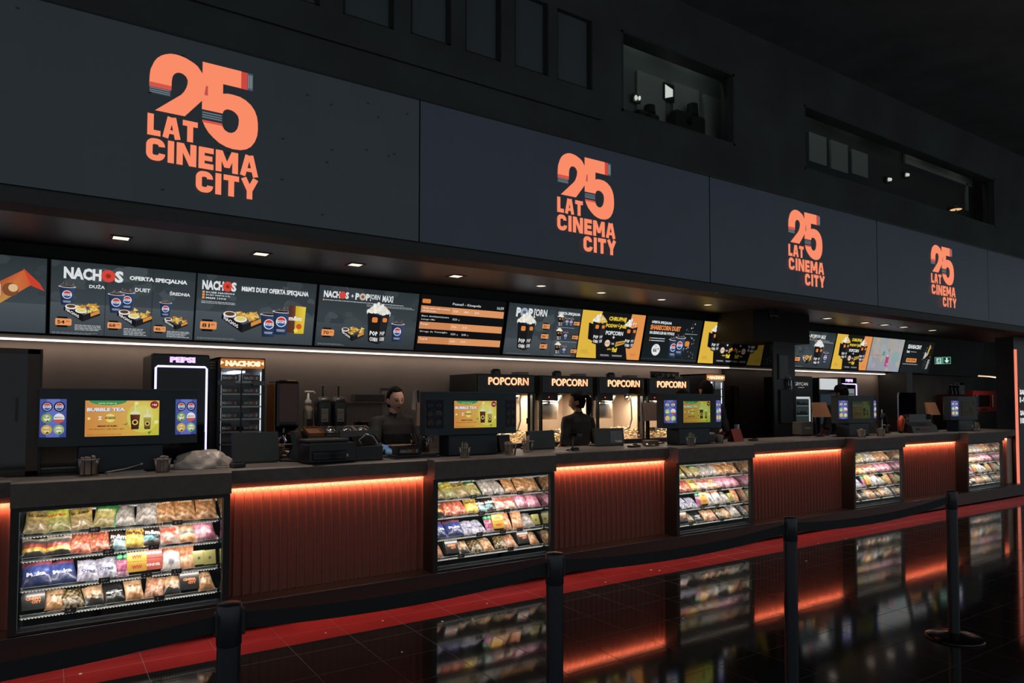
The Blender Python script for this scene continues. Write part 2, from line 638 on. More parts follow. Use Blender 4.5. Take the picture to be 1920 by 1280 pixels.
# dark film projectors standing in the lit window
M_PROJ = mat('projector_black', '#141616', 0.6)
for i, (x, z, s, lab) in enumerate(((6.22, 5.05, 0.62, 'black film projector low at the near corner of the upper window'), (6.98, 5.12, 0.95, 'tall black film projector in the middle of the upper window'), (7.62, 4.98, 0.62, 'small black film projector low at the far end of the upper window'))):
    t = thing('film_projector', lab, 'projector', (x, 6.30, z), 0, 'projectors in the upper window')
    MB().box(-0.30 * s, -0.07, -0.38, 0.30 * s, 0.08, 0.26 * s, 0.04).build('body', M_PROJ, t)
    MB().cyl((0.1 * s, 0.0, 0.26 * s), (0.1 * s, 0.0, 0.42 * s), 0.08, 0.07, 14).build('lamp_house', M_PROJ, t)
    MB().cyl((-0.05 * s, -0.06, 0.12 * s), (-0.05 * s, -0.095, 0.12 * s), 0.05 * s, n=12).build('lens', M_BLACKGL, t)
M_LAMPW = mat('lit_lamp_white', '#ffffff', 0.4, emit='#eef5ea', strength=0.6)
t = thing('projection_lamp', 'small bright four-cornered lamp window inside the dark upper window', 'lamp', (6.735, 6.40, 5.645))
MB().add([(-0.065, 0, -0.10), (0.08, 0, -0.045), (0.08, 0, 0.05), (-0.065, 0, 0.085)], [(0, 1, 2, 3)]).build('glow', M_LAMPW, t)
MB().box(-0.09, 0.002, -0.12, 0.11, 0.015, 0.11).build('housing', M_BLACK, t)
for x, z, lab in ((6.13, 5.41, 'tiny warm pilot lamp at the near corner of the upper window'), (12.12, 5.434, 'pair of tiny white pilot lamps in the long upper window'), (12.72, 5.626, 'single tiny warm pilot lamp in the long upper window')):
    t = thing('pilot_lamp', lab, 'lamp', (x, 6.38, z))
    MB().ellip((0, 0, 0), 0.022, 0.02, 0.035, 10, 6).ellip((0.06, 0, 0.01), 0.016, 0.02, 0.03, 10, 6).build('glow', M_LAMPW, t)
    MB().box(-0.04, 0.018, -0.05, 0.1, 0.038, 0.06, 0.006).build('housing', M_BLACK, t)
t = thing('desk_lamp', 'little warm desk lamp on a stalk in the long upper window', 'lamp', (14.42, 6.33, 4.65))
MB().cyl((0, 0, 0.0), (0, 0, 0.72), 0.015, n=10).build('stalk', M_BLACK, t)
MB().lathe([(0.11, 0.60), (0.10, 0.635), (0.02, 0.68)], 18).build('shade', mat('lamp_shade_brown', '#5a452e', 0.5), t)
MB().lathe([(0, 0.588), (0.10, 0.597), (0, 0.607)], 18).build('bulb', mat('lit_bulb_warm', '#ffffff', 0.4, emit='#ffcf90', strength=0.9), t)
MB().box(-0.2, -0.09, -0.02, 0.2, 0.09, 0.0).build('base', M_BLACK, t)

# LED band carrier, ceiling of the bar niche, bulkhead
M_FASCIA = mat('fascia_black', '#363837', 0.55)
w = MB()
w.extrude([(4.82, 2.765), (4.815, 2.70), (5.06, 2.70), (5.06, 3.92), (4.82, 3.92)], -2.2, 15.2)
w.box(-2.2, 5.06, 3.86, 15.2, 6.0, 3.92)
struct(w.build('trim_2', M_FASCIA))
M_SOFFIT = mat('satin_grey_soffit', '#6a6f72', 0.42, 0.6)
struct(MB().box(-2.2, 5.06, SOFFIT_Z, 18.5, 7.7, SOFFIT_Z + 0.05).build('ceiling_niche', M_SOFFIT))
M_BULK = mat('bulkhead_dark', '#353330', 0.7)
struct(MB().box(8.9, 6.77, 2.51, 10.33, 7.75, 2.975).build('trim_3', M_BULK))
# mirror-faced column
c = MB()
c.box(9.39, 6.77, 0, 9.93, 7.775, 2.51)
struct(c.build('pillar_black', M_BLACKPL))
struct(MB().box(9.383, 6.80, 0.95, 9.389, 7.76, 2.50).build('pillar_mirror_panel', mat('black_mirror', '#0a0a0a', 0.04, 0.0, spec=1.2)))

# ------------------------------------------------------------------ ceiling spots
M_SPOT = mat('lit_spot', '#ffffff', 0.4, emit='#ffe6d2', strength=1.3)
NTH = ['first', 'second', 'third', 'fourth', 'fifth', 'sixth', 'seventh', 'eighth', 'ninth', 'tenth', 'eleventh', 'twelfth', 'thirteenth']
for i, (sx_, rd) in enumerate(SPOTS):
    lab = '%s recessed ceiling spot, %s in the row counted from the %s end' % ('round' if rd else 'square', NTH[i], 'LED logo')
    lab = '%s recessed ceiling spot, %s of the row above the menu screens' % ('round' if rd else 'square', NTH[i])
    t = thing('ceiling_spot', lab, 'ceiling spot', (sx_, SPOT_Y, SOFFIT_Z), 0, 'recessed spots in the niche ceiling')
    if rd:
        MB().lathe([(0.075, -0.004), (0.06, -0.008), (0.055, -0.001)], 24).build('ring', M_STEEL, t)
        MB().lathe([(0.0, -0.0035), (0.055, -0.0035)], 24).build('lens', M_SPOT, t)
    else:
        MB().box(-0.07, -0.09, -0.006, 0.07, -0.065, 0).box(-0.07, 0.065, -0.006, 0.07, 0.09, 0).box(-0.085, -0.09, -0.006, -0.06, 0.09, 0).box(0.06, -0.09, -0.006, 0.085, 0.09, 0).build('frame', M_DARKGREY, t)
        MB().box(-0.06, -0.065, -0.0035, 0.06, 0.065, -0.001).build('lens', M_SPOT, t)
t = thing('security_camera', 'small black dome camera under the dark bulkhead', 'camera', (9.15, 6.60, 2.90))
MB().lathe([(0.0, -0.10), (0.05, -0.085), (0.07, -0.04), (0.07, 0.0)], 18).build('dome', M_BLACKGL, t)
MB().cyl((0, 0, 0), (0, 0, 0.08), 0.085, n=18).build('base', M_BLACKPL, t)

# ------------------------------------------------------------------ LED wall
ORANGE = '#f98a66'
TWO = [(.014, .628), (.016, .68), (.020, .715), (.039, .767), (.056, .795), (.078, .816), (.1, .83), (.129, .842), (.16, .846), (.191, .844), (.22, .838), (.243, .829), (.268, .818), (.290, .803), (.318, .765), (.335, .735), (.345, .705), (.347, .681), (.344, .655), (.337, .631), (.328, .607), (.316, .585), (.218, .463), (.049, .463), (.195, .596), (.212, .62), (.225, .65), (.231, .675), (.232, .698), (.221, .72), (.203, .732), (.185, .735), (.167, .73), (.152, .716), (.144, .698), (.140, .67), (.139, .628)]
FIVE = [(.318, .843), (.556, .843), (.556, .728), (.444, .728), (.444, .664), (.475, .672), (.506, .673), (.55, .669), (.586, .655), (.62, .631), (.644, .6), (.66, .56), (.666, .517), (.667, .475), (.663, .432), (.648, .387), (.625, .351), (.595, .327), (.557, .314), (.51, .311), (.467, .318), (.425, .335), (.39, .361), (.36, .389), (.338, .422), (.325, .452), (.443, .452), (.452, .434), (.462, .424), (.48, .416), (.499, .416), (.52, .428), (.535, .45), (.543, .48), (.545, .514), (.538, .54), (.519, .558), (.498, .567), (.474, .568), (.457, .56), (.447, .546), (.444, .533), (.318, .533)]


def ribbon(cv, pts, t, color, closed=False):
    """a constant-width stroke through the points, mitred"""
    P = [Vector(p) for p in pts]
    n = len(P)
    L, R = [], []
    for i in range(n):
        a = P[i - 1] if i else (P[-1] if closed else None)
        b = P[(i + 1) % n] if (i < n - 1 or closed) else None
        d0 = (P[i] - a).normalized() if a is not None else None
        d1 = (b - P[i]).normalized() if b is not None else None
        d0 = d0 or d1
        d1 = d1 or d0
        n0, n1 = Vector((-d0.y, d0.x)), Vector((-d1.y, d1.x))
        m = (n0 + n1).normalized()
        k = min(1.6, 1 / max(0.35, m.dot(n0)))
        L.append(P[i] + m * t / 2 * k)
        R.append(P[i] - m * t / 2 * k)
    for i in range(n - 1 + (1 if closed else 0)):
        j = (i + 1) % n
        cv.poly([tuple(R[i]), tuple(R[j]), tuple(L[j]), tuple(L[i])], color)


def arc(cx, cy, rx, ry, a0, a1, n=9):
    return [(cx + rx * math.cos(math.radians(a0 + (a1 - a0) * i / n)), cy + ry * math.sin(math.radians(a0 + (a1 - a0) * i / n))) for i in range(n + 1)]


def block_word(cv, word, u, v, w, h, t, color):
    """heavy squared capitals, the letters the logo needs"""
    GW = {'L': .72, 'A': 1.0, 'T': .86, 'C': .92, 'I': .34, 'N': 1.0, 'E': .78, 'M': 1.2, 'Y': .98}
    gap = 0.11
    tot = sum(GW[c] for c in word) + gap * (len(word) - 1)
    k = w / tot
    x = u
    for c in word:
        W = GW[c] * k
        a, b, lo, hi, md = x + t / 2, x + W - t / 2, v + t / 2, v + h - t / 2, x + W / 2
        if c == 'L':
            ribbon(cv, [(a, v + h), (a, lo), (x + W, lo)], t, color)
        elif c == 'T':
            ribbon(cv, [(x, hi), (x + W, hi)], t, color)
            ribbon(cv, [(md, v), (md, v + h)], t, color)
        elif c == 'I':
            ribbon(cv, [(md, v), (md, v + h)], t, color)
        elif c == 'A':
            ribbon(cv, [(x + t * .45, v), (md - t * .22, v + h)], t * .95, color)
            ribbon(cv, [(x + W - t * .45, v), (md + t * .22, v + h)], t * .95, color)
            ribbon(cv, [(x + t, v + h * .3), (x + W - t, v + h * .3)], t * .7, color)
        elif c == 'C':
            r = min((b - a) / 2, (hi - lo) / 2) * .8
            ribbon(cv, [(b, v + h * .66)] + arc(b - r, hi - r, r, r, 10, 90, 7) + arc(a + r, hi - r, r, r, 90, 180, 7) + arc(a + r, lo + r, r, r, 180, 270, 7) + arc(b - r, lo + r, r, r, 270, 350, 7) + [(b, v + h * .34)], t, color)
        elif c == 'N':
            ribbon(cv, [(a, v), (a, v + h)], t, color)
            ribbon(cv, [(b, v), (b, v + h)], t, color)
            cv.poly([(x + t * .2, v + h), (x + t * 1.15, v + h), (x + W - t * .2, v), (x + W - t * 1.15, v)], color)
        elif c == 'M':
            ribbon(cv, [(a, v), (a, v + h)], t, color)
            ribbon(cv, [(b, v), (b, v + h)], t, color)
            cv.poly([(x + t * .2, v + h), (x + t * 1.15, v + h), (md + t * .45, v + h * .22), (md - t * .45, v + h * .22)], color)
            cv.poly([(x + W - t * 1.15, v + h), (x + W - t * .2, v + h), (md + t * .45, v + h * .22), (md - t * .45, v + h * .22)], color)
        elif c == 'E':
            ribbon(cv, [(x + W, hi), (a, hi), (a, lo), (x + W, lo)], t, color)
            ribbon(cv, [(a, v + h / 2), (x + W * .92, v + h / 2)], t * .9, color)
        elif c == 'Y':
            ribbon(cv, [(x + t * .45, v + h), (md, v + h * .42)], t, color)
            ribbon(cv, [(x + W - t * .45, v + h), (md, v + h * .42)], t, color)
            ribbon(cv, [(md, v), (md, v + h * .48)], t, color)
        x += W + gap * k


def draw_logo(cv, u0, v0):
    P = lambda pts: [(u0 + x, v0 + y) for x, y in pts]
    for k, (a, b, c_) in enumerate(((.55, .597, '#c8453c'), (.597, .632, '#43525a'))):
        cv.poly(P([(a, .728), (b, .728), (b, .843), (a, .843)]), c_)
    for a, b in ((.602, .607), (.613, .617), (.622, .626)):
        cv.poly(P([(a, .742), (b, .742), (b, .83), (a, .83)]), '#8b979a')
    cv.poly(P([(.014, .567), (.137, .567), (.137, .612), (.014, .612)]), '#323d46')
    for y in (.575, .587, .6):
        cv.poly(P([(.018, y), (.13, y), (.13, y + .005), (.018, y + .005)]), '#7b878a')
    cv.poly(P([(.318, .475), (.444, .475), (.444, .525), (.318, .525)]), '#323d46')
    for y in (.483, .497, .513):
        cv.poly(P([(.322, y), (.438, y), (.438, y + .005), (.322, y + .005)]), '#7b878a')
    cv.poly(P(TWO), ORANGE)
    cv.poly(P(FIVE), ORANGE)
    cv.poly(P([(.014, .608), (.139, .608), (.139, .637), (.0145, .637)]), '#cf5347')
    cv.poly(P([(.322, .45), (.4425, .45), (.4425, .466), (.3215, .466)]), '#cf5347')
    cv.poly(P([(.331, .628), (.352, .628), (.352, .69), (.340, .69)]), '#bb4f48')
    block_word(cv, 'LAT', u0 + .008, v0 + .303, .287, .135, .035, ORANGE)
    block_word(cv, 'CINEMA', u0 + .003, v0 + .145, .666, .140, .036, ORANGE)
    block_word(cv, 'CITY', u0 + .286, v0 - .010, .382, .138, .036, ORANGE)


LED_X = [(-0.95, 2.340), (2.350, 5.628), (5.640, 8.790), (8.803, 11.9), (11.91, 15.1)]
LOGO_X = [0.479, 3.655, 6.93, 10.15, None]
WHERE = ['huge LED screen above the nearest glass case, orange anniversary logo largest of all', 'LED screen with orange anniversary logo, second from the big one', 'LED screen with orange anniversary logo above the mirror column, third of the row',
         'LED screen with the smallest orange anniversary logo, fourth of the row', 'plain dark LED screen without a logo at the far end of the band']
for i, (a, b) in enumerate(LED_X):
    t = thing('led_screen', WHERE[i], 'LED screen', (a, 4.80, 2.795), 0, 'LED screens of the band above the bar')
    W, H = b - a, 1.09
    MB().box(0, 0.004, 0, W, 0.03, H).build('backing', M_BLACKPL, t)
    cv = Canvas(0.0002)
    nx, nz = 12, 4
    R = random.Random(i)
    for kx in range(nx):
        for kz in range(nz):
            j = 1 + 0.05 * (R.random() - 0.5)
            c = tuple(q * j for q in hexc('#20262d' if i else '#21272b'))
            cv.d = 0.0
            cv.rect(W * kx / nx, H * kz / nz, W * (kx + 1) / nx, H * (kz + 1) / nz, c)
    if i == 0:
        for k in range(26):
            u, v = R.random() * (W - 0.1), R.random() * (H - 0.05)
            cv.rect(u, v, u + 0.02, v + 0.012, '#14171a')
    cv.build('display', M_LED, t)
    if LOGO_X[i] is not None:
        cv = Canvas(0.00025)
        draw_logo(cv, LOGO_X[i] - a, 0.125)
        cv.build('logo', M_LED, t, (0, -0.002, 0))
    MB().box(0, -0.004, H, W, 0.03, H + 0.012).build('top_edge', M_DARKGREY, t)
# ------------------------------------------------------------------ menu screens over the bar
SW, SH = 1.192, 0.668
NAVY, CHIP, CHIP2, WHITE, PRICE = '#26344f', '#d9ad4e', '#c08a34', '#d8dcdd', '#e2935a'


def roundel(cv, u, v, r, base='#26344f'):
    cv.disc(u, v, r, '#e6e6e8', 18)
    cv.disc(u, v, r * .86, '#c33a38', 14, None, 18, 162)
    cv.disc(u, v, r * .86, '#2c4a94', 14, None, 198, 342)
    cv.text('PEPSI', u - r * .72, v - r * .22, r * .42, '#20263c', r * 1.44, .02, res=1)


def cup(cv, u, v, h):
    w = h * .32
    cv.poly([(u - w * .72, v), (u + w * .72, v), (u + w, v + h * .86), (u - w, v + h * .86)], None, ['#1b2740', '#2a3955', '#35486b', '#1e2b48'])
    cv.disc(u, v + h * .88, w * 1.12, '#cfd3d6', 16, h * .055)
    cv.disc(u, v + h * .89, w * .95, '#2a1714', 14, h * .04)
    R = random.Random(int(u * 999))
    for k in range(5):
        a, b = u + (R.random() - .5) * w * 1.6, v + h * (.9 + .12 * R.random())
        cv.poly([(a - .008, b), (a + .007, b - .003), (a + .002, b + h * .1)], '#7a5a52')
    roundel(cv, u, v + h * .5, w * .62)
    cv.rect(u - w * .5, v + h * .17, u + w * .5, v + h * .2, '#aab2c2')
    cv.rect(u - w * .45, v + h * .12, u + w * .45, v + h * .15, '#8f99ad')


def chips(cv, u, v, w, h, seed=1):
    R = random.Random(seed)
    for k in range(26):
        a, b = u + w * R.random(), v + h * R.random() * (1 - .3 * R.random())
        s = w * .16
        an = R.random() * 6.28
        pts = [(a + s * math.cos(an + t), b + s * .8 * math.sin(an + t)) for t in (0, 2.1, 4.2)]
        cv.poly(pts, R.choice(['#d9ad4e', '#c8943c', '#e6c068', '#b98232', '#dcb45a']))


def tray(cv, u, v, w, sauces=2, seed=1):
    h = w * .62
    chips(cv, u + w * .36, v + h * .5, w * .56, h * .42, seed)
    cv.poly([(u, v + h * .55), (u + w * .52, v + h * .0), (u + w * .54, v + h * .34), (u + w * .02, v + h * .78)], '#141416')
    cv.poly([(u + w * .52, v), (u + w, v + h * .38), (u + w * .98, v + h * .66), (u + w * .54, v + h * .34)], '#1f1f22')
    cv.poly([(u + w * .74, v + h * .28), (u + w * .99, v + h * .48), (u + w * .97, v + h * .64), (u + w * .73, v + h * .44)], '#cf8a3e')
    cv.text('NACHOS', u + w * .06, v + h * .52, h * .17, '#d8d8d8', w * .36, .04, slope=-.62, res=1)
    spots = [(.2, .74, '#5b3b28'), (.47, .56, '#d8c96a')][:sauces]
    for a, b, c in spots:
        cv.disc(u + w * a, v + h * b, w * .16, '#e4e2dc', 16, h * .13)
        cv.disc(u + w * a, v + h * (b + .02), w * .12, c, 14, h * .085)


def bucket(cv, u, v, h, split=None):
    w = h * .27
    top = v + h * .72
    R = random.Random(5)
    cv.disc(u, top - h * .01, w * .96, '#dcdad0', 20, h * .2, 0, 180)
    for k in range(46):
        a = u + (R.random() - .5) * w * 2.0
        b = top - h * .03 + h * .25 * R.random() * (1 - (abs(a - u) / w) ** 2 * .8)
        c = R.choice(['#e8e6dc', '#d8d6cc', '#f0eee6'])
        if split and a > u:
            c = split
        cv.disc(a, b, h * .036, c, 7)
    cv.poly([(u - w * .72, v + h * .05), (u + w * .18, v), (u + w * .24, top - h * .06), (u - w, top)], '#161618')
    cv.poly([(u + w * .18, v), (u + w * .74, v + h * .09), (u + w, top), (u + w * .24, top - h * .06)], '#222226')
    cv.text('POP', u - w * .64, v + h * .2, h * .11, '#dedede', w * .72, .05, slope=-.08, res=1)
    cv.text('CORN', u - w * .62, v + h * .07, h * .1, '#dedede', w * .72, .05, slope=-.08, res=1)
    cv.text('POP', u + w * .28, v + h * .2, h * .1, '#c8c8c8', w * .42, .05, slope=.12, res=1)
    cv.text('CORN', u + w * .28, v + h * .07, h * .1, '#c8c8c8', w * .42, .05, slope=.12, res=1)
    cv.rrect(u - w * .55, v + h * .5, u - w * .05, v + h * .62, '#d9813f', h * .03)
    cv.rrect(u + w * .4, v + h * .52, u + w * .8, v + h * .62, '#d9813f', h * .03)


def price(cv, u, v, w, main, sup):
    h = w * .5
    cv.rect(u + w * .1, v - h * .28, u + w * .75, v + h * 1.26, '#0d0d0e')
    cv.rrect(u, v, u + w, v + h, PRICE, h * .15)
    cv.text(main, u + w * .12, v + h * .22, h * .52, '#241a12', w * .46, .02)
    cv.text(sup, u + w * .66, v + h * .46, h * .28, '#241a12', w * .22, .0, res=1)


def slate(cv, split=.30, top=('#2b3236', '#3a4347'), bot=('#596268', '#3b4348')):
    cv.rect(0, 0, SW, SH, None, [bot[1], bot[1], bot[0], bot[0]])
    cv.rect(0, split, SW, SH, None, [top[1], top[1], top[0], top[0]])
    R = random.Random(int(split * 1000))
    for k in range(22):
        a, b, s = R.random() * SW, split + R.random() * (SH - split), .02 + .07 * R.random()
        pts = [(min(SW, max(0, a + s * (1 + .6 * R.random()) * math.cos(q * .7))), min(SH, max(split, b + s * (.6 + .6 * R.random()) * math.sin(q * .7)))) for q in range(9)]
        cv.poly(pts, R.choice(['#363e42', '#3f474b', '#343b40', '#434c50']))


def nachos_title(cv, u, v, h, w):
    cv.text('NACH', u, v, h, WHITE, w * .62, .05)
    cv.disc(u + w * .735, v + h * .5, h * .53, '#cf4436', 20)
    cv.disc(u + w * .735, v + h * .5, h * .2, '#8f2b24', 14)
    cv.text('S', u + w * .845, v, h, WHITE, w * .15, .05)


def pic_candy(cv):
    slate(cv, .26)
    cv.poly([(.62, .10), (.86, .25), (1.12, .46), (1.03, .56), (.80, .40), (.54, .21)], None, ['#6a2a24', '#b98a4a', '#c4442c', '#c85a32', '#8a8f45', '#5a2a22'])
    cv.poly([(1.02, .57), (1.14, .45), (1.18, .38), (1.08, .42)], '#c2402c')
    cv.disc(.93, .375, .06, '#7a4a2c', 14)
    cv.disc(.95, .39, .035, '#d9b48a', 12)
    cv.rrect(.25, .29, .86, .44, '#cfd2e2', .03)


def pic_offer(cv):
    slate(cv, .29)
    cv.rect(.425, 0, .43, .5, '#22282c')
    cv.rect(.815, 0, .82, SH, '#22282c')
    nachos_title(cv, .095, .51, .108, .475)
    cv.text('OFERTA SPECJALNA', .618, .535, .05, WHITE, .5, .05)
    for s, u, v, h, w in (('DU\u017bA', .295, .44, .04, .125), ('DUET', .668, .44, .036, .13), ('\u015aREDNIA', .965, .43, .042, .185)):
        cv.text(s, u, v, h, WHITE, w, .03)
    cup(cv, .125, .27, .19)
    tray(cv, .10, .125, .29, 2, 3)
    cup(cv, .605, .26, .19)
    cup(cv, .515, .225, .20)
    tray(cv, .525, .10, .30, 2, 4)
    cup(cv, .935, .215, .16)
    tray(cv, .92, .095, .22, 1, 5)
    price(cv, .04, .085, .125, '54', '90')
    price(cv, .45, .08, .115, '68', '90')
    price(cv, .84, .07, .105, '46', '90')
    R = random.Random(3)
    cv.lines(.19, .09, .22, 4, .006, .014, '#b9bdbf', R)
    cv.lines(.585, .08, .2, 5, .006, .014, '#b9bdbf', R)
    cv.lines(.955, .075, .21, 5, .006, .013, '#b9bdbf', R)
    cv.lines(.015, .02, .4, 2, .004, .01, '#80878a', R)


def pic_duet(cv):
    slate(cv, .30)
    nachos_title(cv, .045, .515, .095, .325)
    cv.text("M&M'S DUET OFERTA SPECJALNA", .42, .515, .066, WHITE, .69, .045)
    R = random.Random(8)
    for k, s in enumerate(('DUZE NACHOS', 'DUZY NAPOJ 0,7L', 'M&M 130G')):
        v = .48 - k * .028
        cv.rect(.05, v, .072, v + .022, PRICE)
        cv.text(s, .085, v + .002, .017, '#d8dcdd', .27 - .04 * k, .03, res=1)
    cv.lines(.045, .395, .34, 2, .006, .014, '#b9bdbf', R)
    tray(cv, .24, .10, .40, 2, 6)
    cup(cv, .715, .07, .27)
    cup(cv, .84, .10, .28)
    cv.poly([(.905, .13), (.985, .125), (.98, .42), (.915, .425)], None, ['#4a2a1e', '#5a3526', '#6a4030', '#4a2a1e'])
    cv.poly([(.985, .12), (1.085, .125), (1.09, .415), (.98, .42)], None, ['#c8a828', '#d9b930', '#e2c84a', '#c8a828'])
    cv.text('m&m', .915, .26, .05, '#e4ddd0', .14, .05)
    cv.disc(1.03, .2, .03, '#c9502c', 12)
    cv.disc(1.0, .155, .022, '#e6d060', 10)
    price(cv, .045, .12, .155, '81', '80')
    cv.lines(.02, .03, .42, 2, .004, .01, '#7c8386', R)


def pic_maxi(cv):
    slate(cv, .26, bot=('#535c62', '#2f363a'))
    cv.text('NACH', .05, .54, .075, WHITE, .185, .05)
    cv.disc(.262, .578, .04, '#cf4436', 18)
    cv.text('S', .295, .54, .075, WHITE, .04, .05)
    cv.text('+', .36, .56, .035, WHITE, .03, .03)
    cv.text('P', .41, .54, .075, WHITE, .045, .05)
    cv.disc(.497, .578, .04, '#b8b2a0', 18)
    cv.disc(.497, .578, .018, '#8a4a34', 12)
    cv.text('P', .535, .54, .075, WHITE, .045, .05)
    cv.text('[ORN', .585, .54, .075, WHITE, .12, .02)
    cv.text('MAXI', .735, .54, .075, WHITE, .13, .03)
    R = random.Random(9)
    cv.rect(.045, .505, .062, .522, PRICE)
    cv.lines(.07, .51, 1.05, 1, .007, .014, '#b9bdbf', R)
    cv.lines(.55, .49, .6, 2, .006, .014, '#9ba1a3', R)
    tray(cv, .27, .07, .28, 1, 12)
    bucket(cv, .70, .05, .50)
    cup(cv, .95, .09, .24)
    price(cv, .055, .12, .14, '70', '80')
    cv.lines(.02, .03, .35, 2, .004, .01, '#7c8386', R)


def pic_times(cv):
    cv.rect(0, 0, SW, SH, '#0c0d0f')
    cv.rrect(.02, .57, .13, .62, '#d9813f', .012)
    cv.text('Pozna\u0144 - Kinepolis', .43, .565, .04, '#d4d8da', .40, .012)
    cv.text('16:59', 1.07, .565, .036, '#d4d8da', .10, .01)
    rows = [('Obejrz, zanim znik\u0142 na zawsze', ['15:30', '18:00', '20:30'], 1), ('Biuro detektywistyczne', ['18:30'], 0), ('Pargo', ['19:00', '20:15'], 1), ('Droga do Vermiglio', ['18:30', '20:40'], 0), ('Ted 8', ['16:00', '19:10'], 1)]
    v = .545
    for k, (nm, tm, on) in enumerate(rows):
        h = .085 if k != 1 else .10
        v -= h + .004
        if on:
            cv.rect(.012, v, .43, v + h, '#c98455')
            cv.rect(.43, v, SW - .012, v + h, '#d9935f')
        cv.text(nm, .03, v + h * .5, .026, '#efe6da' if on else '#c9cccd', min(.37, .021 * len(nm)), .012, res=1)
        if k < 2:
            cv.text(('obejrzenia' if k == 0 else 'Lassego i Mai'), .03, v + h * .12, .024, '#efe6da' if on else '#c9cccd', .18, .012, res=1)
        for j, s in enumerate(tm):
            cv.text(s, .45 + .15 * j, v + h * .35, .028, '#efe6da' if on else '#c9cccd', .065, .01, res=1)
            cv.text('2D', .53 + .15 * j, v + h * .35, .016, '#c9b49a', .02, .01, res=1)


def pic_popcorn(cv):
    slate(cv, .21)
    cv.text('P', .12, .50, .12, WHITE, .07, .06)
    cv.disc(.245, .56, .062, '#98a4b4', 18)
    cv.disc(.245, .56, .026, '#50617a', 12)
    cv.text('P', .31, .50, .12, WHITE, .07, .06)
    cv.text('[ORN', .40, .50, .12, WHITE, .21, .03)
    bucket(cv, .30, .06, .52)
    for k, s in enumerate(('32', '30', '28')):
        price(cv, .56, .37 - k * .135, .12, s, '80')
    cv.rect(.745, 0, .75, SH, '#23292d')
    cv.text('OFERTA SPECJALNA', .79, .565, .048, WHITE, .38, .05)
    for k, s in enumerate(('60', '46', '42')):
        v = .415 - k * .19
        bucket(cv, .84, v, .18)
        cup(cv, .95, v + .01, .12)
        if k == 0:
            cup(cv, 1.02, v + .01, .12)
        price(cv, 1.07, v + .03, .1, s, '80')
        cv.lines(.79, v - .015, .38, 1, .006, .01, '#9ba1a3', random.Random(k))
    cv.lines(.02, .02, .4, 1, .004, .01, '#7c8386', random.Random(4))


def pic_crunch(cv):
    cv.rect(0, 0, SW, SH, '#121214')
    cv.poly([(0, 0), (.36, 0), (.30, .3), (.36, SH), (0, SH)], '#dcb341')
    cv.poly([(.95, 0), (SW, 0), (SW, SH), (.92, SH), (.86, .28)], '#e0924d')
    cv.poly([(.16, .27), (.40, .20), (.54, .29), (.58, .47), (.38, .44), (.14, .50)], '#0f0f11')
    bucket(cv, .33, .19, .46, '#d9b23c')
    bucket(cv, .93, .16, .46, '#d98a4a')
    cv.text('CHRUPNIJ', .48, .535, .075, '#e2c23c', .33, .05, .1)
    cv.text('PODW\u00d3JNIE', .44, .44, .075, '#e2c23c', .39, .05, .1)
    cv.text('POPCORN', .46, .345, .06, WHITE, .33, .04)
    cv.text('+', .60, .295, .04, WHITE, .04, .05)
    cv.disc(.52, .225, .05, '#e2c8b4', 16)
    cv.text("LAY'S", .483, .212, .026, '#b0402c', .075, .03, res=1)
    cv.text('lub', .60, .21, .03, WHITE, .05, .02, res=1)
    cv.poly([(.67, .18), (.84, .23), (.85, .28), (.68, .25)], '#c8a44a')
    cv.text('Cheetos', .68, .2, .04, '#8f3a22', .15, .05, .2, slope=.25, res=1)
    cv.text('tylko', .53, .125, .03, '#e2c23c', .08, .03, res=1)
    cv.text('9z\u0142', .62, .10, .07, '#e2c23c', .1, .06)
    cv.lines(.42, .055, .2, 2, .006, .014, '#b9bdbf', random.Random(2))
    cv.lines(.64, .055, .2, 2, .006, .014, '#b9bdbf', random.Random(3))
    cv.lines(.05, .11, .16, 4, .004, .014, '#9a7c2c', random.Random(5))
    cv.lines(.98, .09, .12, 3, .004, .014, '#a8682c', random.Random(6))


def pic_share(cv):
    cv.rect(0, 0, SW, SH, None, ['#151d1f', '#1d2427', '#14181a', '#0f1214'])
    cv.rect(.0, .03, SW, .034, '#4a5255')
    cv.text('OFERTA SPECJALNA', .10, .555, .05, WHITE, .42, .045)
    cv.text('SHARECORN DUET', .09, .47, .075, '#e58a4c', .64, .05)
    cv.text('NA SEANS LUB NA WYNOS', .09, .405, .045, WHITE, .52, .045)
    for k in range(2):
        cv.disc(.115, .345 - k * .035, .012, '#d9813f', 10)
        cv.lines(.14, .338 - k * .035, .30, 1, .012, .01, '#d0d4d5', random.Random(k + 3))
    cv.disc(.27, .17, .088, '#e2e4e4', 24)
    cv.text('66', .215, .135, .065, '#17191b', .075, .03)
    cv.text('80', .30, .17, .03, '#17191b', .035, .02)
    cv.text('tylko', .24, .215, .02, '#17191b', .05, .02, res=1)
    cup(cv, .63, .06, .32)
    cup(cv, .76, .10, .32)
    cv.poly([(.83, .45), (1.12, .45), (1.1, .44), (.84, .435)], '#7c8688')
    R = random.Random(12)
    for k in range(60):
        u, v = .84 + .26 * R.random(), .06 + .55 * R.random() ** 1.2
        cv.poly([(u, v), (u + .025 * R.random(), v + .005), (u + .012, v + .03)], R.choice(['#aab4b6', '#59656a', '#d6dcdc', '#20282b']))
    cv.rrect(.86, .25, .96, .33, '#d9813f', .02)


